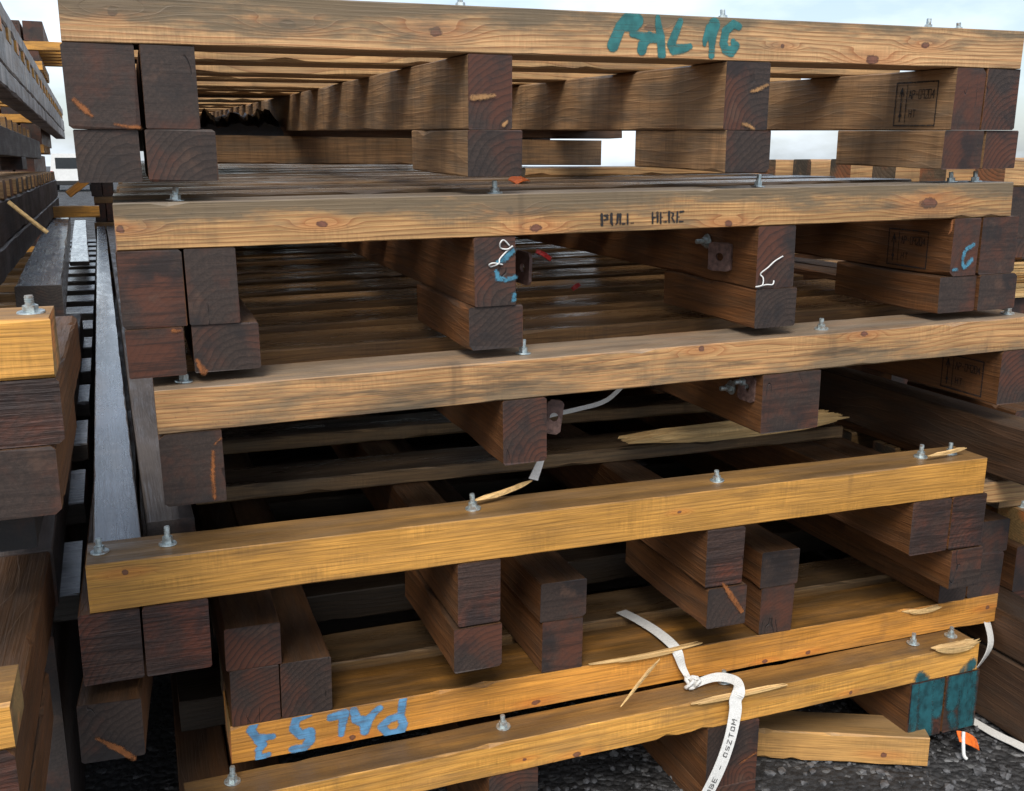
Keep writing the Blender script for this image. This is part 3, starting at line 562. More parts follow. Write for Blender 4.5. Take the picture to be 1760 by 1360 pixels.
# paint marks, cords and stamps that belong to the runners
def face_paint(name, parent_runner, strokes, root, mat, **k):
    me = field_mesh(name, strokes, (-9, 9, -9, 9), **k); o = link(name, me, mat, root); return o
B2 = .215
def runner_face(name, strokes, mat, runner, base, dy=-0.0016, **k):
    """marks on the front end of a runner, given in slat coordinates; child of that runner"""
    me = field_mesh(name, strokes, (-9, 9, -9, 9), **k); o = link(name, me, mat, runner)
    lx, ly, lz = runner.location; Ln = max((v.co.x for v in runner.data.vertices))
    # runner's own X = parent's Y, own Y = -parent's X
    o.rotation_euler = (0, 0, -math.pi / 2); o.location = (-Ln + dy, lx, base - lz); return o
for mk in ([MARK_ML[0]], [MARK_ML[1]], [MARK_ML[2]]): runner_face('chalk_mark', mk, M['cyan'], r2[2], B2, cell=.001, wob=.002, seed=2, soft=.002)
for mk in (MARK_R[:2], MARK_R[2:]): runner_face('chalk_mark', mk, M['cyan'], r2[4], B2, cell=.001, wob=.002, soft=.002, seed=4)
tl = [[(1.672, -.005, .018), (1.676, -.15, .018)], [(1.71, -.002, .025), (1.72, -.15, .022)], [(1.75, -.01, .02), (1.752, -.09, .018)]]
tr = [[(1.80, -.005, .022), (1.80, -.08, .02)], [(1.84, -.002, .03), (1.85, -.148, .024)], [(1.80, -.11, .012), (1.81, -.14, .012)]]
def clipx(a, b, zl): return (a, b, zl, -.002)
def runner_spray(strokes, runner, base, box, seed):
    me = field_mesh('spray_paint', strokes, box, cell=.0016, wob=.003, seed=seed, soft=.006); o = link('spray_paint', me, M['teal'], runner)
    lx, ly, lz = runner.location; Ln = max(v.co.x for v in runner.data.vertices)
    o.rotation_euler = (0, 0, -math.pi / 2); o.location = (-Ln - .0016, lx, base - lz)
runner_spray(tl, r6[4], .235, (1.6665, 1.7675, -.1535, -.002), 1)
runner_spray(tr, r6[5], .235, (1.7775, 1.8785, -.1535, -.002), 2)
for sp_ in ([(1.70, -.002, .02), (1.69, .012, .016)], [(1.83, .0, .018), (1.85, .018, .016)]): on_face(s6, 'spray_paint', [sp_], (0, 1.865, .0015, .07), 1.868, .072, .085, M['teal'], cell=.0014, wob=.003, seed=5, soft=.006)
# treatment stamps on the left faces of the right-hand runners
def stamp(runner, y0, w_, hh, seed):
    st = [[(0, 0, .0016), (w_, 0, .0016)], [(w_, 0, .0016), (w_, hh, .0016)], [(w_, hh, .0016), (0, hh, .0016)], [(0, hh, .0016), (0, 0, .0016)],
          [(w_ * .27, .006, .0012), (w_ * .27, hh - .006, .0012)], [(w_ * .14, .01, .0018), (w_ * .14, hh - .012, .0018)],
          [(w_ * .14, hh - .012, .0015), (w_ * .09, hh - .03, .0015)], [(w_ * .14, hh - .012, .0015), (w_ * .19, hh - .03, .0015)], [(w_ * .14, .022, .0045)]]
    def glyph(ch, x, z, a, b):
        G = {'A': [[(0, 0), (.5, 1), (1, 0)], [(.2, .4), (.8, .4)]], 'P': [[(0, 0), (0, 1), (1, .9), (1, .55), (0, .45)]], '-': [[(.2, .5), (.8, .5)]], '0': [[(0, 0), (0, 1), (1, 1), (1, 0), (0, 0)]],
             '9': [[(1, 0), (1, 1), (0, 1), (0, .5), (1, .5)]], '2': [[(0, 1), (1, 1), (1, .5), (0, 0), (1, 0)]], '4': [[(.8, 0), (.8, 1), (0, .35), (1, .35)]], 'H': [[(0, 0), (0, 1)], [(1, 0), (1, 1)], [(0, .5), (1, .5)]], 'T': [[(0, 1), (1, 1)], [(.5, 0), (.5, 1)]]}
        for ln in G[ch]: st.append([(x + p[0] * a, z + p[1] * b, .0011) for p in ln])
    for i, ch in enumerate('AP-09204'): glyph(ch, w_ * .33 + i * w_ * .078, hh * .62, w_ * .056, hh * .20)
    for i, ch in enumerate('HT'): glyph(ch, w_ * .36 + i * w_ * .10, hh * .2, w_ * .06, hh * .16)
    me = field_mesh('treatment_stamp', st, (-1, 1, -1, 1), cell=.0009, wob=.0005, seed=seed, soft=.0005)
    o = link('treatment_stamp', me, M['ink'], runner)
    mx = max(v.co.x for v in runner.data.vertices); my = max(v.co.y for v in runner.data.vertices)
    # left face of the runner (+own Y), reads from the deep end towards the front
    o.rotation_euler = (0, 0, math.pi); o.location = (-mx + y0 + w_, my + .0016, -.055); return o
stamp(r1[4], .05, .13, .095, 1); stamp(r2[4], .075, .13, .085, 2); stamp(r3[3], .05, .13, .085, 3)

# pale bruises and split patches on runner ends
CHIPS = {'P3L': [[(0.0865, -0.039, 0.004), (0.082, -0.086, 0.005), (0.0825, -0.124, 0.004)], [(0.0907, -0.0251, 0.002), (0.1018, -0.0162, 0.001)]], 'P1ML': [[(0.6682, -0.076, 0.008), (0.6973, -0.0733, 0.007), (0.7103, -0.0714, 0.003)], [(0.7278, -0.1226, 0.006), (0.7338, -0.1167, 0.003)]], 'P1ML2': [[(0.7309, -0.0117, 0.005), (0.7358, -0.0267, 0.004)]], 'P1L': [[(0.0647, -0.1237, 0.002), (0.0867, -0.1279, 0.004), (0.1007, -0.1281, 0.004)], [(0.0081, -0.0871, 0.005), (0.0239, -0.1023, 0.007), (0.0318, -0.1113, 0.003)]], 'P1MR': [[(1.2535, -0.0571, 0.004), (1.2665, -0.0543, 0.006), (1.2906, -0.0435, 0.004)], [(1.2368, -0.119, 0.004), (1.2538, -0.1231, 0.006), (1.2647, -0.1293, 0.003)]], 'P2Rt': [[(1.7491, -0.0061, 0.005), (1.7478, -0.025, 0.004), (1.7427, -0.034, 0.002)]], 'P3R': [[(1.9269, -0.0159, 0.004), (1.9361, 0.0, 0.003)], [(1.9257, -0.1189, 0.006), (1.9147, -0.1227, 0.004)]], 'P4Rlow': [[(1.2423, -0.1261, 0.003), (1.2656, -0.1589, 0.006), (1.294, -0.1976, 0.005)]], 'P4L': [[(0.1291, -0.1188, 0.004), (0.1332, -0.1217, 0.003)], [(0.059, -0.1074, 0.005), (0.065, -0.1054, 0.003)], [(0.0215, -0.0508, 0.005), (0.0395, -0.0506, 0.003)]], 'P4LL': [[(0.0052, -0.23, 0.003), (0.0385, -0.2556, 0.006), (0.0607, -0.2774, 0.005)]], 'P5ML': [[(0.6386, 0.2509, 0.004), (0.6439, 0.224, 0.004)]], 'P5R': [[(1.8318, 0.1706, 0.004), (1.8396, 0.1847, 0.006)], [(1.8031, 0.0752, 0.001), (1.8236, 0.1135, 0.003)]], 'P6MR': [[(1.1852, -0.1046, 0.001), (1.227, -0.0862, 0.002)]], 'P2L': [[(0.0754, -0.1359, 0.003), (0.0863, -0.138, 0.002)], [(0.1107, -0.1913, 0.003), (0.1195, -0.2115, 0.006)]]}

BASE = {1: .215, 2: .215, 3: .20, 4: .27, 5: 0.0, 6: .235}
for key, rr_, k, mt in (('P3L', r3[0], 3, 'chipo'), ('P1ML', r1[2], 1, 'chip'), ('P1L', r1[0], 1, 'chipo'), ('P1MR', r1[3], 1, 'chip'), ('P2Rt', r2[4], 2, 'chipo'),
                        ('P5ML', r5[2], 5, 'chipo')):
    if mt not in M: M[mt] = paint('split_wood_' + mt, (0.36, 0.19, 0.075) if mt == 'chip' else (0.25, 0.085, 0.022), 0.7, 0.0022, 0.95, (60, 60, 14))
    for st_ in CHIPS[key]: runner_face('split_patch', [[(x_, z_, q_ * .62) for x_, z_, q_ in st_]], M[mt], rr_, BASE[k], cell=.001, wob=.0014, soft=.0022, seed=len(key) + k)
M.setdefault('chipo', M['chip'])
def block_of(outs, x, z):
    best = None
    for o in outs:
        if o.name.startswith('block') and abs(o.location.x - x) < .07 and o.location.y < .3:
            if best is None or abs(o.location.z - z) < abs(best.location.z - z): best = o
    return best
for key, outs, k in (('P4Rlow', r4, 4), ('P4LL', r4, 4), ('P6MR', r6, 6), ('P2L', r2, 2)):
    pts = CHIPS[key]; b = block_of(outs, pts[0][0][0], pts[0][0][1] + BASE[k])
    for st_ in (pts if b else []): runner_face('split_patch', [st_], M['chipo'], b, BASE[k], cell=.001, wob=.0014, soft=.0022, seed=k)

# steel bracket plates and side bolts on the runners
def plate_mesh(w_, h_, th, hr):
    bm = bmesh.new(); N = 24
    for sgn in (1, -1): pass
    def ringp(r, y): return [bm.verts.new((r * math.cos(2 * math.pi * i / N), y, r * math.sin(2 * math.pi * i / N))) for i in range(N)]
    def outer(y):
        o = []
        for i in range(N):
            a = 2 * math.pi * i / N; c, s = math.cos(a), math.sin(a); k = min((w_ / 2) / max(abs(c), 1e-6), (h_ / 2) / max(abs(s), 1e-6)); o.append(bm.verts.new((c * k, y, s * k)))
        return o
    a, b, c, d = ringp(hr, -th / 2), outer(-th / 2), outer(th / 2), ringp(hr, th / 2)
    for p, q in ((a, b), (b, c), (c, d), (d, a)):
        for i in range(N): bm.faces.new((p[i], p[(i + 1) % N], q[(i + 1) % N], q[i]))
    return tomesh('bracket_plate', bm)
def plate(root, O, base, pos, rot, w_, h_, hr=.009):
    o = link('bracket_plate', plate_mesh(w_, h_, .007, hr), M['rust'], root)
    o.location = (pos[0] - O[0], pos[1] - O[1], pos[2] - (O[2])); o.rotation_euler = rot; return o
plate(p2, p2.location, 0, (1.192, 1.878, 1.288), (0, 0, R(-60)), .055, .062)
plate(p2, p2.location, 0, (.728, 1.87, 1.287), (0, R(4), R(-78)), .05, .066)
plate(p3, p3.location, 0, (.768, 1.80, .99), (0, R(8), R(-18)), .034, .072)
plate(p3, p3.location, 0, (1.221, 1.79, 1.012), (0, R(3), R(-80)), .05, .06)
for (X, Y, Z, rt, tgt) in ((1.224, 1.855, .998, p3, 0), (1.224, 1.80, 1.024, p3, 0), (1.206, 1.955, 1.315, p2, 0)):
    b = link('bolt', BOLT, None, rt); l_ = rt.location; b.location = (X - l_[0], Y - l_[1], Z - l_[2]); b.rotation_euler = (0, -math.pi / 2, 0)

# ------------------------------------------------------------------ cords
def cord(name, strokes, Y, frame, label, jit=.0):
    x0, zb, roll = frame; c, s = math.cos(R(roll)), math.sin(R(roll)); bm = bmesh.new(); ob = None
    pts = []
    for st in strokes:
        pts += [(x0 + p[0] * c - p[1] * s, Y - .004 - .003 * (i % 3), zb + p[0] * s + p[1] * c) for i, p in enumerate(st)]
    me = tube_mesh(name, [tuple(v) for v in smooth_path(pts, 5)], .0015, 6); o = link(name, me, M['cord']); tag(o, label, 'cord', None); return o
cord('white_cord', CORD_ML, 1.765, (-.03, 1.361, .69), 'thin white cord curled over blue crayon marks, on the second pallet\'s middle runner')
cord('white_cord', CORD_MR, 1.765, (-.03, 1.361, .69), 'thin white cord bent like a hook, on the runner end below the word HERE')

# ------------------------------------------------------------------ loose timbers on and beside the stack
def loose(name, label, cat, mat, c, dims, rot=(0, 0, 0), group=None, **k):
    _seed[0] += 1
    o = link(name, board_mesh(name, dims[0], dims[1], dims[2], _seed[0], seg=k.pop('seg', 40), **k), mat); o.location = c; o.rotation_euler = rot
    tag(o, label, cat, group); return o
loose('loose_beam', 'wet pale grey timber lying along the left edge of the stack, reflecting the sky', 'beam', M['wet'], (-.216, 6.8, .806), (10.0, .080, .082), (0, 0, R(91.6)), bow=.003, seg=160, ch=.0025, nick=0)
loose('loose_beam', 'dark wet squared timber lying just right of the pale grey one under the third pallet', 'beam', M['wetd'], (-.122, 6.85, .806), (9.94, .085, .08), (0, 0, R(91.6)), bow=.003, seg=160, ch=.003, nick=0)
loose('loose_beam', 'long dark timber running back under the third pallet at the right side of the stack', 'beam', M['rund'], (1.957, 3.35, .828), (4.3, .098, .132), (0, 0, R(90)), bow=.003)
loose('short_plank', 'short tan board lying under the long dark timber at the stack\'s right edge', 'plank', M['slat'], (1.99, 1.80, .715), (.24, .12, .055), (0, R(1), R(-3)), seg=10)
loose('dunnage_plank', 'pale sawn plank with a red knot, lying askew on the gravel beneath the teal runner', 'plank',
      wood('sawn_plank', light=(0.52, 0.28, 0.085), dark=(0.38, 0.18, 0.05), grey=(0.3, 0.18, 0.08), top=(0.19, 0.125, 0.06), end=(0.35, 0.24, 0.12), grey_amt=0.4, dirt=0.3, rings=0.35, fr=50, knots=[(.17, -.012, .011)], h=.078), (1.478, 1.820, .105), (.55, .10, .078), (0, R(-.6), R(-26.8)), seg=24)
loose('bearer', 'brown squared bearer lying crosswise between the top two pallets, deep inside the stack', 'beam', M['runl'], (1.11, 4.06, 1.553), (1.62, .10, .105), (0, R(.25), 0), ch=.005)
# dark jagged heap on the bearer
bm = bmesh.new(); NX, NY = 40, 26; grid = []
for i in range(NX + 1):
    row = []
    for j in range(NY + 1):
        u, v = i / NX, j / NY; x = .10 + .465 * u; y = 4.03 + 1.5 * v
        e = min(1, 5 * u, 12 * (1 - u) + .35, 6 * v + .5, 6 * (1 - v) + .1)
        z = 1.605 + e * (.072 + .06 * mnoise.noise((x * 13, y * 3, 2)) + .04 * mnoise.noise((x * 36, y * 9, 7)) + .02 * mnoise.noise((x * 90, y * 30, 1))) + .012 * v
        row.append(bm.verts.new((x, y, max(1.59, z))))
    grid.append(row)
lows = [[bm.verts.new((v.co.x, v.co.y, 1.585)) for v in row] for row in grid]
for i in range(NX):
    for j in range(NY):
        bm.faces.new((grid[i][j], grid[i + 1][j], grid[i + 1][j + 1], grid[i][j + 1])); bm.faces.new((lows[i][j + 1], lows[i + 1][j + 1], lows[i + 1][j], lows[i][j]))
for i in range(NX):
    bm.faces.new((lows[i][0], lows[i + 1][0], grid[i + 1][0], grid[i][0])); bm.faces.new((grid[i][NY], grid[i + 1][NY], lows[i + 1][NY], lows[i][NY]))
for j in range(NY):
    bm.faces.new((grid[0][j], grid[0][j + 1], lows[0][j + 1], lows[0][j])); bm.faces.new((lows[NX][j], lows[NX][j + 1], grid[NX][j + 1], grid[NX][j]))
loose('bearer_shim', 'thin dark board on the brown bearer, wedged up under the topmost pallet\'s runners', 'board', M['rund'], (1.17, 4.10, 1.627), (1.72, .13, .040), (0, R(-.4), 0), ch=.002)
o = link('crumpled_sheet', tomesh('crumpled_sheet', bm), M['tarp']); tag(o, 'crumpled black plastic sheet heaped inside the topmost pallet, on the brown bearer', 'plastic sheet')

# ------------------------------------------------------------------ splinters, sticks, litter
def splinter(label, a, b, wid, th, seed, name='wood_splinter', mat='fresh', up=(0, 0, 1), cat='splinter'):
    o = link(name, splinter_mesh(name, a, b, wid, th, seed, up), M[mat]); tag(o, label, cat); return o
splinter('loose yellow sliver of wood slanting down across the gap under PAL 53\'s slat', (1.012, 1.764, .432), (.885, 1.70, .374), .008, .006, 3, cat='splinter')
splinter('torn pale splinter lifting off the upside-down pallet\'s slat, left of the white strap', (.845, 1.778, .434), (1.13, 1.777, .436), .024, .007, 4)
splinter('fresh pale split patch on the upside-down pallet\'s slat edge, near its right end', (1.70, 1.783, .413), (1.815, 1.783, .412), .030, .010, 5)
splinter('wide pale broken corner splinter at the right end of the bottom pallet\'s slat', (1.72, 1.696, .347), (1.870, 1.694, .346), .030, .014, 6)
splinter('long thin pale splinter along the bottom pallet\'s slat edge, under the white strap', (1.05, 1.688, .351), (1.30, 1.688, .350), .014, .006, 7)
splinter('thin yellow stick lying on the honey slat behind its third bolt', (.575, 1.752, .852), (.72, 1.80, .864), .010, .008, 8, cat='stick')
splinter('small thin pale stick lying beside the two bolts at the honey slat\'s right end', (1.665, 1.712, .842), (1.79, 1.724, .846), .010, .008, 9, cat='stick')
splinter('broad pale split board lying under the third pallet, ahead of the rusty plate', (1.10, 2.15, .812), (1.78, 2.17, .816), .13, .024, 10)
loose('dry_stick', 'bent dry yellow stick leaning on the wet grey ledge at far left', 'stick', M['stick'], (-.29, 3.2, 1.352), (.13, .012, .012), (0, R(44), R(4)), seg=8, ch=.004)
def scrap(label, c, rot, w_, l_, mat, seed, name='plastic_scrap'):
    rn = random.Random(seed); bm = bmesh.new(); rows = []
    for i in range(9):
        u = i / 8 - .5; r_ = []
        for j in range(4):
            v = j / 3 - .5; r_.append((u * l_, v * w_ * (1 - .25 * abs(u)), .010 * (1 - 4 * u * u) * .6 + rn.uniform(-.0008, .0008)))
        rows.append(r_)
    for dz in (0, -.0022):
        for r_ in rows: pass
    T = [[bm.verts.new(p) for p in r_] for r_ in rows]; Bm = [[bm.verts.new((p[0], p[1], p[2] - .0022)) for p in r_] for r_ in rows]
    for i in range(8):
        for j in range(3):
            bm.faces.new((T[i][j], T[i + 1][j], T[i + 1][j + 1], T[i][j + 1])); bm.faces.new((Bm[i][j + 1], Bm[i + 1][j + 1], Bm[i + 1][j], Bm[i][j]))
        bm.faces.new((T[i][0], Bm[i][0], Bm[i + 1][0], T[i + 1][0])); bm.faces.new((T[i + 1][3], Bm[i + 1][3], Bm[i][3], T[i][3]))
    for r0, r1_ in ((T[0], Bm[0]), (Bm[8], T[8])):
        for j in range(3): bm.faces.new((r0[j], r0[j + 1], r1_[j + 1], r1_[j]))
    o = link(name, tomesh(name, bm), M[mat]); o.location = c; o.rotation_euler = rot; tag(o, label, 'plastic scrap'); return o
scrap('small orange plastic scrap lying on the second pallet below the topmost pallet\'s block', (.92, 2.40, 1.462), (R(20), R(-10), R(20)), .04, .045, 'orange', 1)
scrap('orange plastic scrap lying on the gravel beside the teal runner end', (1.845, 1.67, .098), (R(35), R(28), R(-10)), .034, .066, 'orange', 2)
scrap('small red plastic scrap hanging inside the second pallet, behind its rusty plate', (1.03, 2.5, 1.26), (R(70), R(30), 0), .014, .05, 'red', 3)
scrap('tiny red plastic scrap lying on the third pallet\'s slats, behind the blue crayon marks', (1.06, 2.35, 1.19), (R(60), R(-30), 0), .012, .025, 'red', 4)
o = link('cable_tie', tube_mesh('cable_tie', [tuple(v) for v in smooth_path([(1.828, 1.672, .125), (1.820, 1.662, .105), (1.812, 1.648, .078), (1.816, 1.642, .070)], 5)], .0045, 8), M['cord']); tag(o, 'short white plastic tie standing on the gravel by the orange scrap', 'cable tie')

# ------------------------------------------------------------------ straps
GL = {'B': [[(0, 0), (0, 1), (.8, .9), (.8, .6), (0, .5), (.9, .4), (.9, .1), (0, 0)]], 'I': [[(.5, 0), (.5, 1)]], 'P': [[(0, 0), (0, 1), (.9, .95), (.9, .5), (0, .45)]], 'R': [[(0, 0), (0, 1), (.9, .95), (.9, .5), (0, .45), (.9, 0)]],
      'O': [[(.1, .1), (.1, .9), (.9, .9), (.9, .1), (.1, .1)]], 'E': [[(.9, 0), (0, 0), (0, 1), (.9, 1)], [(0, .5), (.7, .5)]], 'S': [[(.9, .9), (.1, .9), (.1, .52), (.9, .48), (.9, .1), (.1, .1)]], 'Z': [[(0, 1), (.9, 1), (0, 0), (.9, 0)]],
      'T': [[(0, 1), (1, 1)], [(.5, 0), (.5, 1)]], 'M': [[(0, 0), (0, 1), (.5, .4), (1, 1), (1, 0)]], '-': [[(.1, .5), (.9, .5)]], ' ': []}
def strap(label, pts, wid, wd, text=None, trange=(0.4, 0.9), name='strap', side=1, up=True):
    me, c, w_ = strap_mesh(name, pts, wid, wd); o = link(name, me, M['white']); tag(o, label, 'strap')
    if text:
        ln = [0]
        for a, b in zip(c, c[1:]): ln.append(ln[-1] + (b - a).length)
        T = ln[-1]; hgt = .011; adv = (trange[1] - trange[0]) * T / len(text); st = []
        for i, ch in enumerate(text):
            for g_ in GL[ch]: st.append([(i * adv + p[0] * adv * .68, p[1] * hgt, .0010) for p in g_])
        m = field_mesh('printed_text', st, (-1, 9, -1, 1), cell=.0007, wob=.0004, seed=3, soft=.0005)
        for v in m.vertices:
            s_ = trange[1] * T - v.co.x if up else trange[0] * T + v.co.x
            k = max(0, min(len(ln) - 2, next((i for i in range(len(ln) - 1) if ln[i + 1] >= s_), len(ln) - 2))); u = (s_ - ln[k]) / max(1e-6, ln[k + 1] - ln[k])
            p = c[k].lerp(c[k + 1], u); d = (c[k + 1] - c[k]).normalized(); a = w_[k].lerp(w_[k + 1], u); a = a - d * a.dot(d); a.normalize(); n_ = d.cross(a)
            if n_.y > 0: n_ = -n_
            vv = (v.co.z - hgt / 2) * (-1 if up else 1)
            v.co = p + a * vv + n_ * .0018
        link('printed_text', m, M['ink'], o)
    return o
strap('white strap with black print hanging in front of the bottom pallet, looped round a bolt',
      [(1.075, 1.742, .360), (1.117, 1.736, .374), (1.150, 1.728, .378), (1.176, 1.706, .374), (1.168, 1.682, .364), (1.156, 1.676, .347), (1.152, 1.668, .325), (1.130, 1.650, .275), (1.095, 1.632, .220), (1.050, 1.622, .155), (1.000, 1.620, .085)],
      [.016, .018, .020, .022, .027, .030, .030, .030, .031, .032, .033], [(0, .5, 1), (0, .3, 1), (.1, .2, 1), (.5, -.3, .8), (1, -.2, .4), (1, 0, .1), (1, 0, .15), (1, 0, -.25), (1, 0, -.4), (1, 0, -.45), (1, 0, -.45)],
      text='BIPROBE - OSZTOM', trange=(.42, .90))
strap('white strap lying over the upside-down pallet\'s slat, pulled into a knot below it',
      [(1.030, 1.99, .441), (1.044, 1.93, .444), (1.058, 1.86, .443), (1.060, 1.79, .442), (1.064, 1.772, .428), (1.074, 1.768, .396), (1.086, 1.755, .368)], [.03, .03, .03, .028, .024, .017, .012],
      [(1, 0, 0), (1, 0, 0), (1, .1, 0), (1, .1, 0), (1, 0, 0), (1, 0, 0), (1, 0, 0)])
kn = [(1.086 + .013 * math.cos(t) + .007 * math.cos(2.6 * t), 1.742 + .009 * math.sin(1.7 * t), .368 + .011 * math.sin(t) + .003 * math.sin(3.1 * t)) for t in [i * .42 for i in range(30)]]
o = link('knot', tube_mesh('knot', kn, .0045, 7), M['white'], bpy.data.objects['strap.001'])
strap('dirty white strap trailing behind the bottom pallet and out over the gravel at the right',
      [(1.992, 1.79, .345), (1.965, 1.745, .305), (1.945, 1.75, .25), (1.935, 1.80, .16), (1.948, 1.83, .085), (1.962, 1.793, .071), (1.966, 1.762, .069), (1.970, 1.702, .070), (1.982, 1.65, .071), (1.992, 1.60, .072)], [.028] * 10,
      [(1, .2, -.3), (1, .3, -.3), (1, .4, 0), (1, .3, 0), (1, .2, 0), (1, .3, 0), (1, .2, 0), (1, .1, .1), (1, .2, .1), (1, .2, .2)])
strap('grey frayed strap hanging under the third pallet, round its middle runner', [(1.03, 1.97, 1.03), (.96, 1.95, .985), (.88, 1.94, .972), (.80, 1.90, .975), (.752, 1.83, .985), (.746, 1.80, .955), (.742, 1.80, .92), (.722, 1.80, .87)], [.010, .010, .010, .010, .012, .02, .024, .026],
      [(0, .3, 1), (0, .3, 1), (0, .3, 1), (0, .3, 1), (0, 1, .4), (.4, 1, 0), (.8, .6, 0), (1, .3, 0)])

M['tarpwood'] = wood('blackened_timber', light=(0.03, 0.022, 0.017), dark=(0.02, 0.015, 0.012), grey=(0.025, 0.02, 0.018), top=(0.028, 0.024, 0.022), end=(0.022, 0.017, 0.015), grey_amt=0.5, rings=0.4, dirt=0.4)  # near-black colour stands in for the deep shade of the left gap
# ------------------------------------------------------------------ left-hand stacks
def simple_pallet(label, O, rot, W, h, mats, base, runners, slats, group, front=True, cat='pallet', bolt_x=(), bolt_y=.05):
    root = empty('timber_pallet', O, rot); tag(root, label, cat, group); B = -base
    for (y0, y1, a, b) in slats: board('slat', root, mats[0], (a, b), (y0, y1), (B, B + h), seg=30)
    for r in runners: board(r.get('name', 'runner'), root, r.get('mat', mats[1]), r['x'], r['y'], (B + r['z'][0], B + r['z'][1]), axis='Y', seg=r.get('seg', 30), ch=r.get('ch', .004))
    bolts(root, bolt_x, bolt_y, B + h, None, .62)
    return root
GL_ = 'pallets of the left-hand stack'
simple_pallet('near pallet at far left, clean yellow slat with one bolt, red-brown sawn runner end', (-1.98, 1.2, 1.263 - .165), (0, 0, R(.5)), 1.88, .069, (M['p4'], M['runs']), -.165,
              [dict(x=(1.62, 1.728), y=(0, .5), z=(-.079, -.001)), dict(x=(1.765, 1.883), y=(0.004, .52), z=(-.079, -.001)), dict(name='block', x=(1.79, 1.872), y=(0, .42), z=(-.163, -.080), mat=M['run']), dict(x=(.9, 1.0), y=(0, .5), z=(-.079, -.001))],
              [(0, .11, 0, 1.88)], GL_, bolt_x=(1.858,))
simple_pallet('low near pallet at far left, only its yellow slat end and orange runner side showing', (-2.06, 1.2, .808 - .165), (0, 0, R(.5)), 1.87, .062, (M['p4'], M['runs']), -.165,
              [dict(x=(1.74, 1.87), y=(0.004, .8), z=(-.110, -.001)), dict(name='block', x=(1.75, 1.872), y=(0, .42), z=(-.20, -.111), mat=M['run'])], [(0, .11, 0, 1.872)], GL_, bolt_x=(1.836,))
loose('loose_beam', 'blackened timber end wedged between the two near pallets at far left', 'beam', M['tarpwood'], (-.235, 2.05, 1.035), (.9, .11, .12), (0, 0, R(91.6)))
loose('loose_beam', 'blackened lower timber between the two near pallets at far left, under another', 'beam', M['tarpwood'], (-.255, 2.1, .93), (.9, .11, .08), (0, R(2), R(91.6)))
YW = R(1.8)
# tall silvered pallet on top of the far left stack
sides = [dict(x=(-.09, .004), y=(0, 9.6), z=(-.12, -.001), ch=.006, seg=60), dict(x=(-.095, .001), y=(0, 9.6), z=(-.20, -.121), ch=.006, seg=60), dict(x=(-.085, .003), y=(0, 9.6), z=(.056, .125), ch=.006, seg=60)]
sides += [dict(name='filler', x=(-.08, -.004), y=(.375 + .46 * i, .375 + .46 * i + .334), z=(.001, .054), seg=6) for i in range(20)]
sides += [dict(x=(-1.0, -.9), y=(0, 9.6), z=(-.12, -.001)), dict(x=(-1.9, -1.8), y=(0, 9.6), z=(-.12, -.001))]
root = simple_pallet('silvered grey pallet overhanging high at the upper left, seen along its streaked side', (-.372, 3.0, 1.78), (0, R(0), YW), 1.9, .055, (M['p4'], M['greywood']), -.20, sides,
              [(.25 + .46 * i, .37 + .46 * i, -1.9, .006) for i in range(20)], GL_)
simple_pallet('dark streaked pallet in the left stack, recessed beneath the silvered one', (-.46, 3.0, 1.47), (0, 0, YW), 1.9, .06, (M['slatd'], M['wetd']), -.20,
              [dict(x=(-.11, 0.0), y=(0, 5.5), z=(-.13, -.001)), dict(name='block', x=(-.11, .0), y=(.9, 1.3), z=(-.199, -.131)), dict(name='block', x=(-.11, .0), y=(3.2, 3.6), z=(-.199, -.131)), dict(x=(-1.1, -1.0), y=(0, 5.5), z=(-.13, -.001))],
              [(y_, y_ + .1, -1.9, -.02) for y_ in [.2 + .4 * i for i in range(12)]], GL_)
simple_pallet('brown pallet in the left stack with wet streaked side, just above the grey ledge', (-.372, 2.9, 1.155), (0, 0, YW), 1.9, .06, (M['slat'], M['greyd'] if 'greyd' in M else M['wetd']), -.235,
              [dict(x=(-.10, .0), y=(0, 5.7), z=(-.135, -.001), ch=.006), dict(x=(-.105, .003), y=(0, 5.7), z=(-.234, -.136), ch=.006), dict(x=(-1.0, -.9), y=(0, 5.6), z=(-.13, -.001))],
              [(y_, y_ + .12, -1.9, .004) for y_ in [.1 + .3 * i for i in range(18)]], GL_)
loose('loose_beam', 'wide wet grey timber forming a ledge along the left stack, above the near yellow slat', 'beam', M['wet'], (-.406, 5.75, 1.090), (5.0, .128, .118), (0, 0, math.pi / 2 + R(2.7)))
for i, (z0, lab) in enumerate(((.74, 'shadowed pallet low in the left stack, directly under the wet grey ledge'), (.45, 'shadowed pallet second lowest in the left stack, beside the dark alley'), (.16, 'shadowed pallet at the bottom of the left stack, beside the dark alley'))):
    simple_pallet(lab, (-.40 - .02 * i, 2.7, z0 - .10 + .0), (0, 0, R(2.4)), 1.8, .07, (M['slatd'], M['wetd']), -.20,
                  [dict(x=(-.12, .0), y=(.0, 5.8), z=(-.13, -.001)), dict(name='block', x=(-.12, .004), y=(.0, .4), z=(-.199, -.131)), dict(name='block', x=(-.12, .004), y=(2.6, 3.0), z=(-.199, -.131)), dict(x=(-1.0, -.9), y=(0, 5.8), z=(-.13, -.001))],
                  [(y_, y_ + .1, -1.8, .0) for y_ in [.05 + .4 * q for q in range(13)]], GL_)
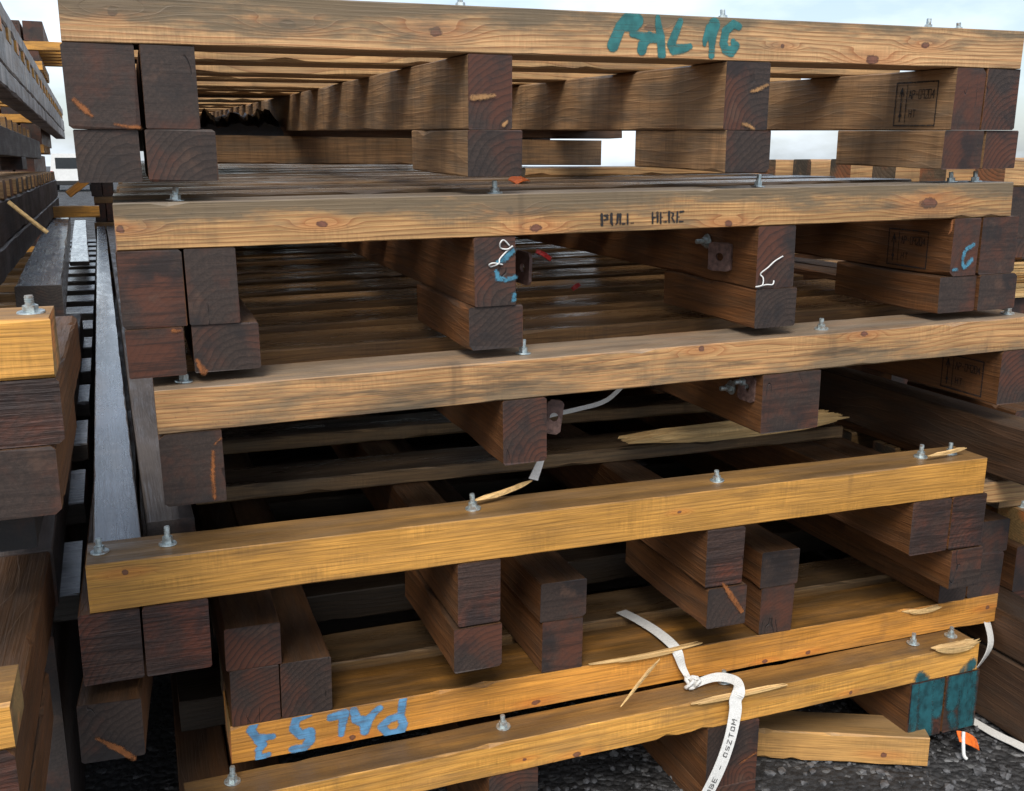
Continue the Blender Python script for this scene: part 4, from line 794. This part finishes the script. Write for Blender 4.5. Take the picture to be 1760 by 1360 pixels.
# low pallet lying upside down in the alley, sky sheen painted into its wet slats
sl = []
y_ = 1.95
while y_ < 12: sl.append((y_ - 1.9, y_ - 1.9 + .30, -.46, .0)); y_ += .57
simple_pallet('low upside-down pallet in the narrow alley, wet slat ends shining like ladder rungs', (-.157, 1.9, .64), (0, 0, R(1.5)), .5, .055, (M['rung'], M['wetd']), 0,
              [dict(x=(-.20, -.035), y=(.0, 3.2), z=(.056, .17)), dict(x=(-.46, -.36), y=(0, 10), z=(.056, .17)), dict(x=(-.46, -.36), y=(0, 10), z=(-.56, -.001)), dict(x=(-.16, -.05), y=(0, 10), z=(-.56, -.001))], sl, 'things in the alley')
loose('wet_board', 'wet board shining white between the rungs and the yellow cross plank', 'board', M['wet'], (-.50, 10.2, .84), (5.6, .125, .03), (0, 0, R(92.4)), seg=20)
loose('cross_plank', 'short honey yellow plank bridging the far end of the narrow alley', 'plank', M['p6'], (-.375, 7.36, 1.191), (.30, .10, .076), (0, 0, R(1)), seg=10)
loose('tilted_plank', 'orange-yellow offcut tilted above the cross plank at the alley\'s far end', 'plank', M['p5'], (-.345, 7.6, 1.36), (.20, .08, .05), (0, R(-38), R(8)), seg=8)
# far stack above the silvered pallet
GF = 'pallets of the far stack at upper left'
def far_p(lab, O, xr, zs):
    simple_pallet(lab, O, (0, 0, R(2)), 1.6, .075, (M['p4'], M['run']), 0, [dict(x=(a, b), y=(0, 2.5), z=zs) for a, b in ((xr - .16, xr), (xr - .32, xr - .18), (xr - 1.0, xr - .86))],
                  [(y_, y_ + .1, -1.6, 0) for y_ in (0, .3, .6, .9, 1.2, 1.5)], GF)
far_p('far pallet at upper left, yellow slat poking into the sky, dark blocks above it', (-.455, 10.0, 2.475), -.17, (.076, .24))
far_p('far pallet in shade, second from the top of the far stack at upper left', (-.66, 10.0, 2.31), -.02, (.076, .16))
far_p('far pallet, third from the top of the far stack at upper left', (-.665, 10.02, 2.10), -.01, (.076, .205))
far_p('far pallet, fourth from the top of the far stack, beside the sky gap', (-.70, 10.04, 1.86), -.01, (.076, .235))
far_p('lowest pallet to be seen of the far stack, behind the silvered pallet', (-.72, 10.04, 1.60), -.01, (.076, .255))
for z_, i in ((1.30, 1), (1.0, 2), (.7, 3), (.4, 4), (.07, 5)):
    far_p(('pallet hidden low in the far stack, %s from the ground' % ('fifth', 'fourth', 'third', 'second', 'first')[i - 1]), (-.80, 10.04, z_), -.01, (.076, .29))

for i in range(5):
    simple_pallet(('dark pallet behind the main stack, at the bottom of its pile', 'dark pallet behind the main stack, second from the ground', 'dark pallet behind the main stack, middle of its pile', 'dark pallet behind the main stack, second from the top of its pile', 'dark pallet topping the pile behind the main stack, past the wet board')[i],
                  (-.43 + .02 * (i % 2), 11.95, GZ + .275 * i), (0, 0, R(1)), 1.9, .07, (M['slatd'], M['rund']), -.2,
                  [dict(x=(a_, a_ + .11), y=(0, 4), z=(-.2, -.001), seg=12) for a_ in (0, .12, .7, 1.2, 1.79)], [(q * .4, q * .4 + .145, 0, 1.9) for q in range(10)], 'pallets piled behind the main stack')

# distant white van, seen from behind
v = empty('delivery_van', (-3.1, 60, GZ)); tag(v, 'distant white van seen down the alley beside the stack', 'van')
bm = bmesh.new()
prof = [(-1.0, .35), (-1.0, 1.1), (-.86, 2.02), (.86, 2.02), (1.0, 1.1), (1.0, .35)]
fr = [bm.verts.new((x, 0, z)) for x, z in prof]; md = [bm.verts.new((x, 3.4, z)) for x, z in prof]; bk = [bm.verts.new((x, 4.9, z if z < 1.2 else 1.25)) for x, z in prof]
for a, b in ((fr, md), (md, bk)):
    for k in range(6): bm.faces.new((a[k], a[(k + 1) % 6], b[(k + 1) % 6], b[k]))
bm.faces.new(list(reversed(fr))); bm.faces.new(bk)
link('body', tomesh('body', bm), M['vanw'], v)
def boxm(name, x, y, z, mat, par):
    bm = bmesh.new(); bmesh.ops.create_cube(bm, size=1)
    for q in bm.verts: q.co = Vector((x[0] + (q.co.x + .5) * (x[1] - x[0]), y[0] + (q.co.y + .5) * (y[1] - y[0]), z[0] + (q.co.z + .5) * (z[1] - z[0])))
    bmesh.ops.bevel(bm, geom=bm.edges[:], offset=min(x[1] - x[0], y[1] - y[0], z[1] - z[0]) * .15, segments=2, affect='EDGES')
    return link(name, tomesh(name, bm), mat, par)
boxm('rear_window', (-.72, .72), (-.02, .03), (1.22, 1.8), M['glass'], v); boxm('bumper', (-1.02, 1.02), (-.10, .04), (.35, .58), M['tyre'], v)
for sx in (-1, 1):
    boxm('tail_light', (sx * .93 - .06, sx * .93 + .06), (-.03, .03), (.7, 1.1), M['red'], v)
    for yy in (.8, 3.9):
        wl = link('wheel', tube_mesh('wheel', [(sx * .98 - .12, yy, .33), (sx * .98 - .09, yy, .33), (sx * .98 + .09, yy, .33), (sx * .98 + .12, yy, .33)], [.25, .33, .33, .25], 20), M['tyre'], v)

# ------------------------------------------------------------------ right-hand stack and what shows through the gaps
GR = 'pallets of the right-hand stack'
rr1 = [dict(x=(.02, .13), y=(0, 2.4), z=(-.13, -.001)), dict(x=(.14, .25), y=(0, 2.4), z=(-.13, -.001)), dict(x=(.9, 1.0), y=(0, 2.4), z=(-.13, -.001))]
simple_pallet('upper pallet of the right-hand stack, light brown slat beside the second pallet\'s end', (2.065, 1.96, 1.445 - .18), (0, 0, R(-1)), 1.8, .072, (M['p2b'] if 'p2b' in M else M['slat'], M['run']), -.18, rr1 + [dict(name='block', x=(.02, .25), y=(0, .4), z=(-.18, -.131))], [(y_, y_ + .1, 0, 1.8) for y_ in (0, .2, .4, .6, .8, 1.0, 1.3, 1.6, 1.9)], GR)
root = empty('split_plank', (2.075, 1.93, 1.165)); tag(root, 'yellow plank end split into thin layers, in the right-hand stack beside the second pallet', 'plank', None)
rn = random.Random(4); bm = bmesh.new()
for i in range(7):
    z0 = i * .0125; x_ = rn.uniform(-.006, .012)
    res = bmesh.ops.create_cube(bm, size=1)
    for q in res['verts']: q.co = Vector((x_ + (q.co.x + .5) * 1.2 + rn.uniform(-.003, .003), rn.uniform(-.006, .006) + (q.co.y + .5) * .1, z0 + (q.co.z + .5) * .0108 + rn.uniform(-.0008, .0008)))
link('layers', tomesh('layers', bm), M['fresh'], root)
simple_pallet('middle pallet of the right-hand stack, mostly hidden, dark runner ends', (2.06, 1.95, .99 - .06), (0, 0, R(-1)), 1.8, .07, (M['slat'], M['run']), -.06, [dict(x=(.0, .11), y=(0, 2.4), z=(.071, .172)), dict(x=(.12, .24), y=(0, 2.4), z=(.071, .172)), dict(x=(.02, .13), y=(.02, 2.4), z=(-.059, -.001))], [(y_, y_ + .1, 0, 1.8) for y_ in (0, .2, .4, .6, .8, 1.0, 1.3, 1.6, 1.9)], GR)
simple_pallet('lower pallet of the right-hand stack, yellow slat end and bolt at the frame edge', (2.165, 1.85, .505 - .215), (0, 0, 0), 1.8, .09, (M['p4'], M['run']), -.215, [dict(x=(-.028, .09), y=(0, 2.4), z=(-.13, -.001)), dict(x=(.10, .2), y=(0, 2.4), z=(-.13, -.001)), dict(name='block', x=(-.03, .09), y=(0, .4), z=(-.214, -.131))], [(y_, y_ + .1, 0, 1.8) for y_ in (0, .2, .4, .6, .8, 1.0)], GR, bolt_x=(.03, .16))
simple_pallet('upturned pallet in the right-hand stack, resting on the lower yellow one', (2.11, 1.90, .597), (0, 0, 0), 1.8, .06, (M['slatd'], M['run']), 0, [dict(x=(.02, .12), y=(0, 2.4), z=(.061, .17)), dict(x=(.13, .23), y=(0, 2.4), z=(.061, .17)), dict(name='block', x=(.02, .23), y=(0, .4), z=(.171, .27))], [(y_, y_ + .1, 0, 1.8) for y_ in (0, .2, .4, .6, .8, 1.0)], GR)
loose('loose_beam', 'thick dark brown timber on the ground at the lower right, its side facing the gravel', 'beam', M['rund'], (2.065, 2.6, .165), (2.9, .125, .195), (0, 0, R(90)))
loose('loose_beam', 'dark timber lying on top of the thick brown one at the lower right', 'beam', M['rund'], (2.085, 2.7, .325), (2.6, .12, .115), (0, 0, R(89)))
# pallet seen side-on through the gaps under the topmost pallet
root = empty('timber_pallet', (2.3, 4.0, 1.128)); tag(root, 'pallet standing behind at the right, slat ends like dark and tan teeth against the sky', 'pallet', 'pallets behind the stack')
board('runner', root, M['slat'], (-.35, 2.4), (.0, .11), (.20, .282)); board('runner', root, M['slatd'], (-.35, 2.4), (1.0, 1.11), (.20, .282))
board('runner', root, M['run'], (-.35, 2.4), (.02, .12), (.0, .199))
xx = -.30
for i in range(9):
    board('slat', root, M['p6'] if i % 2 else M['slat'], (xx, xx + .15), (.0, 1.2), (.283, .325), axis='Y', seg=12); xx += .30
board('runner', root, M['wetd'], (-.35, 2.4), (.30, .40), (.284 + .045, .34)) if False else None
simple_pallet('pallet under the side-on one behind the stack, hidden but for its runner', (2.0, 4.0, .88), (0, 0, 0), 2.6, .07, (M['slatd'], M['run']), -.2, [dict(x=(a, a + .11), y=(0, 1.2), z=(-.2, -.001)) for a in (0, .8, 1.6, 2.4)], [(0, .1, 0, 2.6), (.5, .6, 0, 2.6), (1.0, 1.1, 0, 2.6)], 'pallets behind the stack')
for i, z_ in enumerate((.07, .34, .61)):
    simple_pallet(('lowest', 'second lowest', 'third lowest')[i] + ' pallet of the pile behind the stack at the right', (2.0, 4.0, z_), (0, 0, 0), 2.6, .07, (M['slatd'], M['run']), -.195, [dict(x=(a, a + .11), y=(0, 1.2), z=(-.194, -.001)) for a in (0, .8, 1.6, 2.4)], [(0, .1, 0, 2.6), (.5, .6, 0, 2.6), (1.0, 1.1, 0, 2.6)], 'pallets behind the stack')
loose('short_plank', 'tan board lying across the second pallet\'s deck, seen under the topmost pallet\'s middle block', 'plank', M['slat'], (1.46, 2.74, 1.482), (.82, .09, .026), (0, R(-.6), R(.5)), seg=20)
